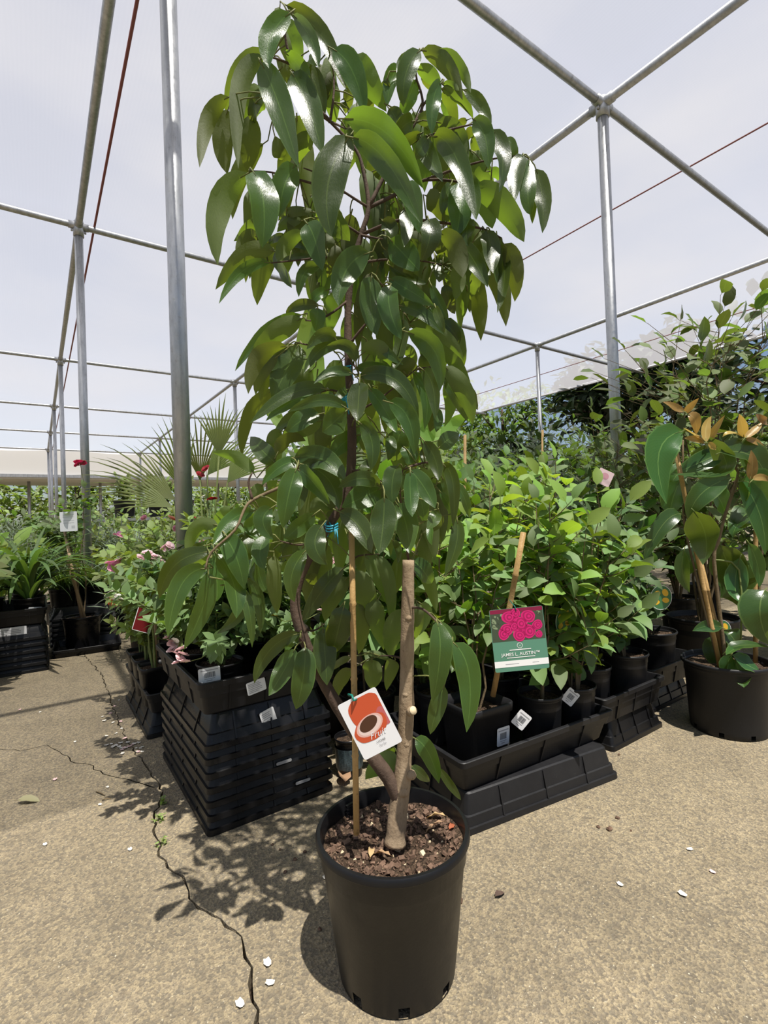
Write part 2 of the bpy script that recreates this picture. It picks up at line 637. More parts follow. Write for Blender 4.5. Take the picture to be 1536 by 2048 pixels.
# ------------------------------------------------------------------ far building and trees
FASC = flat_mat('cream_fascia', (0.72, 0.70, 0.66), 0.7)
b_ = thing('awning_building', 'long cream fascia of the building at the far end', 'building', (0, 20.6, 0))
q = MB()
q.box((-1, 0.0, 3.12), (22, 0.25, 0.98))
q.obj('fascia', FASC, b_, False)
q = MB()
q.box((-1, 1.5, 2.66), (22, 3.0, 0.06))
q.obj('soffit', FASC, b_, False)
q = MB()
q.box((-1, -0.18, 2.72), (22, 0.12, 0.1))
q.obj('gutter', STEEL, b_, False)
for k in range(9):
    q = MB()
    q.tube([(-9 + 2.2 * k, 1.0, 0), (-9 + 2.2 * k, 1.0, 2.65)], 0.05, 8)
    q.obj('column', STEEL, b_)


# ------------------------------------------------------------------ leaf shapes
def prof(kind, t):
    if kind == 'lance':
        return (max(t, 0.0) ** 0.55) * (max(1 - t, 0.0) ** 0.75) / 0.413
    if kind == 'ovate':
        return math.sin(math.pi * t ** 0.72) ** 0.8
    if kind == 'round':
        return math.sin(math.pi * t ** 0.9) ** 0.6
    if kind == 'strap':
        return min(1, t * 8) ** 0.6 * (1 - t ** 4) ** 0.8
    return math.sin(math.pi * t)


def leaf_grid(pts, wdirs, width, kind, fold, wave, ph, cross=4):
    """blade around a midrib curve; wdirs is a list of (side, normal)"""
    V, Fc, U = [], [], []
    n = len(pts) - 1
    for i, p in enumerate(pts):
        t = i / n
        w = max(prof(kind, t), 0.012) * width * 0.5
        sd, nr = wdirs[i]
        for k in range(cross + 1):
            u = -1 + 2 * k / cross
            lift = fold * abs(u) * w + wave * w * abs(u) * math.sin(t * 15 + ph + (1.3 if u > 0 else 0))
            V.append(p + sd * (u * w) + nr * lift)
            U.append((0.5 + 0.5 * u, t))
    c = cross + 1
    for i in range(n):
        for k in range(cross):
            Fc.append((i * c + k, i * c + k + 1, (i + 1) * c + k + 1, (i + 1) * c + k))
    return V, Fc, U


def leaf_tpl(name, L, Wd, kind, droop, fold, wave, mats, nseg=7, cross=2, stalk=0.12, ph=0.0, twist=0.0, sr=0.012):
    """leaf along +X, upper side +Z, base at the origin, bending down by droop radians"""
    pts, wd = [], []
    p = Vector((stalk * L, 0, 0))
    for i in range(nseg + 1):
        t = i / nseg
        a = -droop * (t - 0.25)
        if i:
            p = p + Vector((math.cos(a), 0, math.sin(a))) * (L / nseg)
        pts.append(p.copy())
        tw = twist * t
        nn = Vector((-math.sin(a), 0, math.cos(a)))
        sd = Vector((0, 1, 0))
        wd.append((sd * math.cos(tw) + nn * math.sin(tw), nn * math.cos(tw) - sd * math.sin(tw)))
    V, Fc, U = leaf_grid(pts, wd, Wd, kind, fold, wave, ph, cross)
    b = MB()
    b.add(V, Fc, 0, U)
    if stalk > 0:
        b.tube([Vector((0, 0, -0.02 * L)), pts[0] * 0.6, pts[0], pts[1]], [sr * L * 0.9, sr * L * .8, sr * L * .8, sr * L * .4], 3, 1, False)
    return b.me(name, mats)


def frame(d, up):
    d = d.normalized()
    s = up.cross(d)
    if s.length < 1e-4:
        s = d.orthogonal()
    s.normalize()
    n_ = d.cross(s)
    return Matrix(((d.x, s.x, n_.x, 0), (d.y, s.y, n_.y, 0), (d.z, s.z, n_.z, 0), (0, 0, 0, 1)))


def rv(rng, a=1.0):
    while True:
        v = Vector((rng.uniform(-1, 1), rng.uniform(-1, 1), rng.uniform(-1, 1)))
        if 0.01 < v.length < 1:
            return v * a


# ------------------------------------------------------------------ pots, trays, soil
def soil_mesh(r, amp, seed, rect=None):
    V, Fc = [(0, 0, 0)], []
    n, k = 28, 7
    for i in range(1, k + 1):
        for j in range(n):
            a = 2 * math.pi * j / n
            rr = r * i / k
            if rect:
                m_ = max(abs(math.cos(a)), abs(math.sin(a)))
                rr = rr / m_ * 0.98
            V.append((rr * math.cos(a), rr * math.sin(a), amp * noise.noise(Vector((rr * math.cos(a) * 30, rr * math.sin(a) * 30, seed)))))
    for j in range(n):
        Fc.append((0, 1 + j, 1 + (j + 1) % n))
    for i in range(k - 1):
        for j in range(n):
            a, b = 1 + i * n + j, 1 + i * n + (j + 1) % n
            Fc.append((a, a + n, b + n, b))
    return mesh('soil', V, Fc, SOIL)


POT_CACHE = {}


def round_pot(parent, r, h, z=0.0, mat=None, taper=0.8, soil=0.9, n=32, notch=True, seed=1, xy=(0, 0)):
    key = (round(r, 3), round(h, 3), mat, taper, soil)
    if key not in POT_CACHE:
        b = MB()
        rb = r * taper
        rw = r * 0.93
        P = [(rb * 0.98, 0.0), (rb, 0.004), (rb + (rw - rb) * 0.08, h * 0.08), (rb + (rw - rb) * 0.8, h * 0.8), (rw, h * 0.82), (rw, h * 0.93), (r * 0.985, h * 0.945), (r, h * 0.96), (r, h * 0.985), (r * 0.985, h),
             (r * 0.955, h), (r * 0.945, h * 0.985), (r * 0.91, h * 0.8), (rb * 0.95, 0.02)]
        b.lathe(P, n, skip=(lambda i, k: i == 1 and k % 6 == 1) if notch else None)
        b.lathe([(rb * 0.9, 0.012), (0.001, 0.012)], n)
        POT_CACHE[key] = (b.me('pot', mat or BLACK), soil_mesh(r * (0.92 if soil > 0.8 else 0.9), 0.012, seed))
    pm, sm = POT_CACHE[key]
    po = link('pot', pm, parent, (xy[0], xy[1], z))
    so = link('soil', sm, parent, (xy[0], xy[1], z + h * soil))
    return po


def square_pot(parent, hw, h, z=0.0, mat=None, taper=0.78, rot=0.0, soil=0.9):
    b = MB()
    ht = hw
    hb = hw * taper
    L = [rrect(hb * .96, hb * .96, 0, 0.02), rrect(hb, hb, 0.005, 0.02), rrect(ht * .93, ht * .93, h * .86, 0.022), rrect(ht * .99, ht * .99, h * .87, 0.024), rrect(ht, ht, h * .985, 0.024), rrect(ht * .98, ht * .98, h, 0.024),
         rrect(ht * .93, ht * .93, h, 0.02), rrect(ht * .90, ht * .90, h * .86, 0.02), rrect(hb * .93, hb * .93, 0.01, 0.02)]
    b.loft(L, 0, True, True)
    o = b.obj('pot', mat or BLACK, parent, True, (0, 0, z))
    o.rotation_euler.z = rot
    s = link('soil', soil_mesh(hw * .88, 0.01, 3.0, True), parent, (0, 0, z + h * soil))
    s.rotation_euler.z = rot
    return o


TRAY = {}


def tray_mesh(lx, ly, h, taper=0.9, flip=False, mat=None, slots=True):
    key = (lx, ly, h, taper, flip, mat)
    if key in TRAY:
        return TRAY[key]
    hx, hy = lx / 2, ly / 2
    dx = hx * (1 - taper)
    tx, ty, bx, by = hx - 0.007, hy - 0.007, hx - dx, hy - dx
    L = [rrect(bx - .004, by - .004, 0, .015), rrect(bx, by, .004, .015), rrect(bx + (tx - bx) * .52, by + (ty - by) * .52, h * .55, .015), rrect(bx + (tx - bx) * .52 + .005, by + (ty - by) * .52 + .005, h * .57, .015), rrect(tx, ty, h - .018, .015),
         rrect(hx - .001, hy - .001, h - .017, .015), rrect(hx, hy, h - .002, .015), rrect(hx - .002, hy - .002, h, .015), rrect(tx - .004, ty - .004, h, .013), rrect(tx - .006, ty - .006, h - .006, .013), rrect(bx - .006, by - .006, .006, .013)]
    b = MB()
    b.loft(L, 0, True, True)
    # moulded ribs on the long and short sides
    for s in (-1, 1):
        for f in (-0.55, 0.0, 0.55):
            for axis in (0, 1):
                ln = hx if axis == 0 else hy
                o1, o2 = (by, ty) if axis == 0 else (bx, tx)
                p0 = [f * ln, s * (o1 + .0015)] if axis == 0 else [s * (o1 + .0015), f * ln]
                p1 = [f * ln, s * (o2 + .0015)] if axis == 0 else [s * (o2 + .0015), f * ln]
                b.tube([(p0[0], p0[1], .006), (p1[0], p1[1], h - .018)], .0035, 4)
    if flip:
        b.V = [Vector((v.x, -v.y, h - v.z)) for v in b.V]
    TRAY[key] = b.me('nursery_tray', mat or BLACK, True)
    me = TRAY[key]
    # keep broad faces crisp
    try:
        me.set_sharp_from_angle(angle=math.radians(32))
    except Exception:
        pass
    return me


def tray(cx, cy, z, lx, ly, h, label, flip=False, rot=0.0, group=None, mat=None, taper=0.9):
    o = link('nursery_tray', tray_mesh(lx, ly, h, taper, flip, mat), None, (cx, cy, z))
    o.rotation_euler.z = rot
    return tag(o, label, 'tray', group)


# ------------------------------------------------------------------ flat cards and labels
def flat(parent, name, polys, mats, mat4=None):
    """polys: (list of 2d points, material slot, layer height)"""
    b = MB()
    for pts, mi, z in polys:
        b.add([Vector((x, y, z)) for x, y in pts], [tuple(range(len(pts)))], mi)
    return b.obj(name, mats, parent, False, None, mat4)


def rect(x0, y0, x1, y1):
    return [(x0, y0), (x1, y0), (x1, y1), (x0, y1)]


def ell(cx, cy, a, b, rot=0, n=28, wob=0.0, seed=0):
    out = []
    c, s = math.cos(rot), math.sin(rot)
    for k in range(n):
        t = 2 * math.pi * k / n
        w = 1 + wob * math.sin(k * 7.3 + seed)
        x, y = a * w * math.cos(t), b * w * math.sin(t)
        out.append((cx + x * c - y * s, cy + x * s + y * c))
    return out


def text(parent, s, size, loc, mat, shear=0.0, bold=0.0, rotz=0.0, name='lettering'):
    cu = bpy.data.curves.new(name, 'FONT')
    cu.body = s
    cu.size = size
    cu.align_x = 'CENTER'
    cu.align_y = 'CENTER'
    cu.shear = shear
    cu.offset = bold
    cu.resolution_u = 3
    tmp = bpy.data.objects.new(name, cu)
    COL.objects.link(tmp)
    dg = bpy.context.evaluated_depsgraph_get()
    me = bpy.data.meshes.new_from_object(tmp.evaluated_get(dg))
    bpy.data.objects.remove(tmp)
    bpy.data.curves.remove(cu)
    me.materials.clear()
    me.materials.append(mat)
    return link(name, me, parent, None, Matrix.Translation(loc) @ Matrix.Rotation(rotz, 4, 'Z'))


def card_matrix(pos, right, up):
    r = right.normalized()
    u = (up - r * up.dot(r)).normalized()
    n_ = r.cross(u)
    return Matrix(((r.x, u.x, n_.x, pos.x), (r.y, u.y, n_.y, pos.y), (r.z, u.z, n_.z, pos.z), (0, 0, 0, 1)))


def card_thing(name, label, cat, M4, w, h, mat, th=0.0009, group=None, corner=0.004):
    t = thing(name, label, cat, (0, 0, 0), group)
    t.matrix_world = M4
    b = MB()
    b.loft([rrect(w / 2, h / 2, -th, corner, 2), rrect(w / 2, h / 2, 0, corner, 2)], 0, True, True)
    b.obj('card', mat, t, False)
    return t


def barcode(w, h, seed=1):
    """polys of a small price label: line of print, bars, number line"""
    rr = random.Random(seed)
    P = [(rect(-w * .4, h * .30, w * .4, h * .36), 1, .0004)]
    x = -w * .25
    while x < w * .25:
        a = rr.choice((.012, .02, .03)) * w
        P.append((rect(x, -h * .16, x + a, h * .2), 0, .0004))
        x += a + rr.choice((.015, .025)) * w
    P.append((rect(-w * .25, -h * .26, w * .25, -h * .22), 1, .0004))
    P.append((rect(-w * .15, -h * .38, w * .12, -h * .33), 1, .0004))
    return P


def sticker(parent, M4, w, h, kind='bar', seed=1, mat=None):
    b = MB()
    b.loft([rrect(w / 2, h / 2, -.0004, .004, 2), rrect(w / 2, h / 2, .0004, .004, 2)], 0, True, True)
    L = parent.matrix_world.inverted() @ M4 if parent else M4
    o = b.obj('label_sticker', mat or PAPER, parent, False, None, L)
    if kind == 'bar':
        P = barcode(w, h, seed)
    else:
        rr = random.Random(seed)
        P = [(rect(-w * .42, y * h, w * rr.uniform(.1, .42), y * h + h * .05), 1, .0004) for y in (.28, .16, .04, -.1, -.24, -.36)]
    P = [(p, m_, .0008) for p, m_, z in P]
    flat(o, 'print', P, [INK, GINK])
    return o


def flush():
    bpy.context.view_layer.update()

# ================================================================== the lychee in its black pot
LYL = leaf_mat('lychee_leaf', (0.034, 0.068, 0.018), (0.092, 0.116, 0.042), (0.26, 0.39, 0.022), 0.27, 0.35, 0.4, (0.10, 0.17, 0.04), 0.045)
LYLI = leaf_mat('lychee_inner_leaf', (0.034, 0.068, 0.018), (0.092, 0.116, 0.042), (0.26, 0.39, 0.022), 0.27, 0.35, 0.4, (0.10, 0.17, 0.04), 0.045, True)
PET = mk_bark('petiole', (0.10, 0.12, 0.03), (0.2, 0.2, 0.07), 30, 0.6)
PC = gnd(785, 1655, 0.264)
PC = Vector((PC.x, PC.y, 0))
hero = thing('potted_lychee_tree', 'tall lychee sapling with long drooping glossy leaves in a large black pot', 'tree', PC)
HZ = 0.268
b = MB()
rt, rb = 0.150, 0.112
PP = [(rb * .97, 0), (rb, .003), (rb + .003, .024), (rb + .026, HZ * .80), (rb + .029, HZ * .815), (rb + .0315, HZ * .93), (rt - .004, HZ * .945), (rt, HZ * .955), (rt, HZ * .985), (rt - .003, HZ), (rt - .009, HZ), (rt - .011, HZ * .97), (rt - .018, HZ * .8), (rb - .006, .02)]
b.lathe(PP, 72, skip=lambda i, k: i == 1 and k % 9 in (2, 3))
b.lathe([(rb * .93, .016), (.001, .016)], 72)
for k in range(5):
    a = math.radians(100)
    b.box(((rt - .022) * math.cos(a + .0), (rt - .022) * math.sin(a), HZ * (.86 + .028 * k)), (.02, .006, .003), 0, Matrix.Rotation(a - math.pi / 2, 3, 'Z'))
pot_o = b.obj('pot', BLACK, hero)
pot_o.data.set_sharp_from_angle(angle=math.radians(40))
# soil with bark chips
V, Fc = [], []
SZ = HZ - .030
n, k_ = 40, 12
V.append((0, 0, 0))
sr_ = rt - .014


def soil_h(x, y):
    return .012 * noise.noise(Vector((x * 22, y * 22, 1.7))) + .007 * noise.noise(Vector((x * 60, y * 60, 4.2))) - .010 * math.exp(-((x - .0) ** 2 + (y + .03) ** 2) / .0012)


for i in range(1, k_ + 1):
    for j in range(n):
        a = 2 * math.pi * j / n
        r_ = sr_ * i / k_
        x, y = r_ * math.cos(a), r_ * math.sin(a)
        V.append((x, y, soil_h(x, y)))
for j in range(n):
    Fc.append((0, 1 + j, 1 + (j + 1) % n))
for i in range(k_ - 1):
    for j in range(n):
        a, c = 1 + i * n + j, 1 + i * n + (j + 1) % n
        Fc.append((a, a + n, c + n, c))
link('soil', mesh('soil', V, Fc, SOIL), hero, (0, 0, SZ))
ch = MB()
rc = random.Random(11)
for q in range(1000):
    r_ = sr_ * math.sqrt(rc.random()) * .97
    a = rc.uniform(0, 6.283)
    x, y = r_ * math.cos(a), r_ * math.sin(a)
    s = rc.choice((.002, .0025, .003, .0035, .0045, .006, .009))
    M3 = Matrix.Rotation(rc.uniform(0, 6), 3, rv(rc)) 
    ch.box((x, y, SZ + soil_h(x, y) + s * .25), (s * rc.uniform(.8, 1.5), s, s * .5), 0 if rc.random() < .97 else 1, M3)
o = ch.obj('bark_chips', [CHIP, CUTW], hero, False)
o['kind'] = 'stuff'
# dry leaf scraps on the soil
DRY = leaf_mat('dry_leaf', (0.42, 0.27, 0.12), (0.4, 0.27, 0.14), (0.3, 0.16, 0.05), 0.6, 0.15, 0.5, (0.3, 0.18, 0.08))
RED = leaf_mat('red_dry_leaf', (0.30, 0.05, 0.03), (0.3, 0.07, 0.04), (0.3, 0.04, 0.02), 0.5, 0.15, 0.3, (0.3, 0.1, 0.06))
DL = leaf_tpl('dry_leaf', .045, .012, 'lance', .9, .5, .4, [DRY, DRY], 6, 2, .1)
DR = leaf_tpl('dry_leaf', .03, .010, 'lance', .7, .5, .4, [RED, RED], 6, 2, .1)
for me_, px, py, az in ((DL, 895, 1632, 2.2), (DL, 890, 1642, 2.9), (DR, 897, 1660, .4), (DL, 740, 1718, .9), (DL, 785, 1712, 2.0)):
    w = gnd(px, py, SZ + .008) - PC
    link('dry_leaf', me_, hero, None, Matrix.Translation(w) @ Matrix.Rotation(az, 4, 'Z') @ Matrix.Rotation(.3, 4, 'X'))

HD = 0.985


def hp(x, y, d=HD):
    return dep(x, y, d) - PC


def stem(name, pts, mat, n=10, sub=4, jit=0.0, seed=0):
    """pts: (px, py, depth, radius)"""
    P = spline([hp(x, y, d) for x, y, d, r in pts], sub)
    rr = []
    for i in range(len(pts) - 1):
        for k in range(sub):
            t = k / sub
            rr.append(pts[i][3] * (1 - t) + pts[i + 1][3] * t)
    rr.append(pts[-1][3])
    rg = random.Random(seed)
    if jit:
        rr = [r * (1 + rg.uniform(-jit, jit)) for r in rr]
    m_ = MB()
    m_.tube(P, rr, n)
    o = m_.obj(name, mat, hero)
    return o, P


sd_ = HD + .0
trunk_o, trunk_P = stem('trunk', [(790, 1688, .965, .0205), (793, 1655, .968, .0185), (797, 1615, .975, .018), (803, 1575, .978, .0175), (807, 1530, .98, .0150), (810, 1480, .98, .0152), (813, 1420, .98, .0150), (813, 1380, .98, .0145),
                     (814, 1320, .98, .0135), (815, 1240, .98, .0128), (816, 1180, .98, .0118), (817, 1120, .98, .0112)], BARK, 14, 4, .05, 2)
# knots and the sawn stub on the trunk
for x, y, dd, r in ((822, 1550, .970, .011), (812, 1488, .972, .008), (812, 1388, .973, .009), (817, 1236, .973, .009), (806, 1584, .968, .012)):
    kb = MB()
    c = hp(x, y, dd)
    kb.lathe([(r * .2, r * .9), (r * .7, r * .65), (r, 0), (r * .8, -r * .5), (r * .3, -r * .8)], 9, c, 0, None, True, True)
    kb.obj('knot', BARK, hero)
st = MB()
st.tube([hp(818, 1424, .975), hp(826, 1421, .955)], [.009, .0085], 12)
st_o = st.obj('cut_stub', BARK, hero)
st = MB()
st.tube([hp(826, 1421, .9551), hp(827, 1420.6, .9535)], [.0078, .0076], 12)
st.obj('cut_face', CUTW, hero)
left_o, left_P = stem('side_stem', [(800, 1606, .975, .0135), (786, 1572, .975, .0140), (766, 1540, .975, .0138), (735, 1500, .977, .0135), (700, 1452, .98, .0128), (668, 1400, .982, .0118), (640, 1350, .985, .0110), (617, 1300, .985, .0105),
                                    (598, 1250, .985, .0105), (590, 1210, .985, .0100), (597, 1165, .985, .0090), (622, 1110, .985, .0085), (660, 1048, .985, .0085), (688, 1000, .985, .0090), (700, 955, .985, .0092), (704, 890, .985, .0090),
                                    (702, 820, .985, .0085), (698, 750, .985, .0080), (696, 680, .985, .0075), (697, 600, .985, .0068), (706, 530, .985, .0060), (722, 470, .985, .0052), (737, 415, .985, .0045), (728, 350, .985, .0038),
                                    (712, 300, .985, .0032), (660, 243, .985, .0028)], BARKD, 10, 4, .04, 5)
left_o['label'] = 'dark brown side stem bending left then rising as the leader'
D = HD
BR = [
    [(660, 243, D), (615, 190, D - .01), (585, 130, D - .01), (570, 70, D - .02), (574, 22, D - .03)],
    [(585, 130, D), (555, 118, D - .02), (538, 114, D - .03)],
    [(660, 243, D), (605, 205, D), (575, 180, D), (535, 175, D - .02)],
    [(660, 243, D), (668, 180, D + .01), (664, 102, D + .01)],
    [(660, 243, D), (676, 250, D - .03), (692, 258, D - .06)],
    [(737, 415, D), (775, 340, D + .01), (829, 247, D + .02), (845, 212, D + .03), (841, 181, D + .03), (832, 150, D + .02), (838, 102, D)],
    [(845, 212, D + .03), (862, 190, D + .02), (882, 165, D)],
    [(775, 340, D), (820, 290, D - .02), (857, 272, D - .05)],
    [(857, 272, D - .03), (905, 258, D - .02), (948, 248, D - .03)],
    [(850, 360, D), (920, 335, D), (985, 318, D), (1045, 310, D - .02)],
    [(737, 415, D), (790, 390, D + .02), (850, 360, D), (930, 365, D - .03), (953, 371, D - .04)],
    [(722, 470, D), (800, 440, D - .02), (880, 445, D - .03), (963, 457, D - .02), (1002, 476, D - .02)],
    [(737, 415, D), (690, 385, D - .01), (640, 350, D - .02), (607, 336, D - .03)],
    [(690, 385, D), (600, 360, D), (545, 345, D - .01), (499, 342, D - .02)],
    [(722, 470, D), (680, 445, D - .02), (634, 440, D - .04)],
    [(706, 530, D), (655, 515, D), (600, 520, D - .01), (542, 526, D - .02)],
    [(722, 470, D), (745, 475, D - .04), (765, 478, D - .07)],
    [(706, 530, D), (760, 520, D), (830, 520, D), (885, 530, D)],
    [(697, 600, D), (665, 625, D - .02), (635, 640, D - .03), (612, 641, D - .03)],
    [(696, 690, D), (650, 688, D + .01), (620, 690, D), (598, 686, D - .01)],
    [(696, 692, D), (737, 642, D - .01), (785, 600, D - .01), (820, 645, D - .01)],
    [(737, 642, D), (770, 590, D - .05), (760, 565, D - .08)],
    [(697, 720, D), (712, 735, D - .02), (720, 755, D - .04)],
    [(700, 800, D), (680, 785, D), (660, 780, D), (640, 785, D)],
    [(702, 830, D), (730, 815, D), (770, 790, D - .01), (832, 738, D - .01)],
    [(832, 738, D), (860, 735, D), (888, 730, D)],
    [(700, 955, D), (650, 950, D - .01), (600, 958, D - .02), (555, 977, D - .03), (505, 1000, D - .05), (488, 1020, D - .06), (470, 1060, D - .08), (423, 1104, D - .1), (411, 1138, D - .11)],
    [(600, 958, D - .02), (596, 935, D - .05), (598, 922, D - .06)],
    [(600, 958, D - .02), (570, 940, D), (547, 925, D)],
    [(505, 1000, D - .05), (497, 965, D - .05), (505, 945, D - .05)],
    [(640, 1080, D), (600, 1090, D - .03), (560, 1082, D - .05)],
    [(817, 1122, D), (808, 1040, D - .01), (800, 985, D - .04), (806, 938, D - .07)],
    [(700, 940, D), (735, 945, D - .04), (762, 965, D - .07)],
    [(806, 938, D - .05), (850, 925, D - .03), (886, 928, D - .03)],
    [(598, 1250, D), (625, 1262, D + .03), (650, 1247, D + .04)],
    [(617, 1300, D), (606, 1285, D - .02), (600, 1275, D - .03)],
    [(815, 1320, D), (785, 1312, D + .03), (760, 1312, D + .04)],
    [(815, 1215, D), (845, 1218, D - .04), (875, 1245, D - .09), (905, 1283, D - .10)],
    [(808, 1500, D), (822, 1480, D + .02), (832, 1478, D + .02)],
    [(808, 1560, D), (790, 1530, D + .06), (795, 1510, D + .07)],
    [(700, 1180, D + .06), (706, 1130, D + .06), (716, 1112, D + .05), (760, 1108, D + .05)],
    [(817, 1122, D), (830, 1150, D + .05), (822, 1125, D + .06)],
]
NODES = []
for p in trunk_P[20:] + left_P[44:]:
    NODES.append(p)
for k, br in enumerate(BR):
    r0 = .0042 if len(br) > 4 else .0030
    P = spline([hp(*q) for q in br], 3)
    m_ = MB()
    m_.tube(P, [r0 * (1 - .6 * i / (len(P) - 1)) for i in range(len(P))], 6)
    m_.obj('branch', TWIG if k in (27, 26) else BARKD, hero)
    NODES += P[2:]

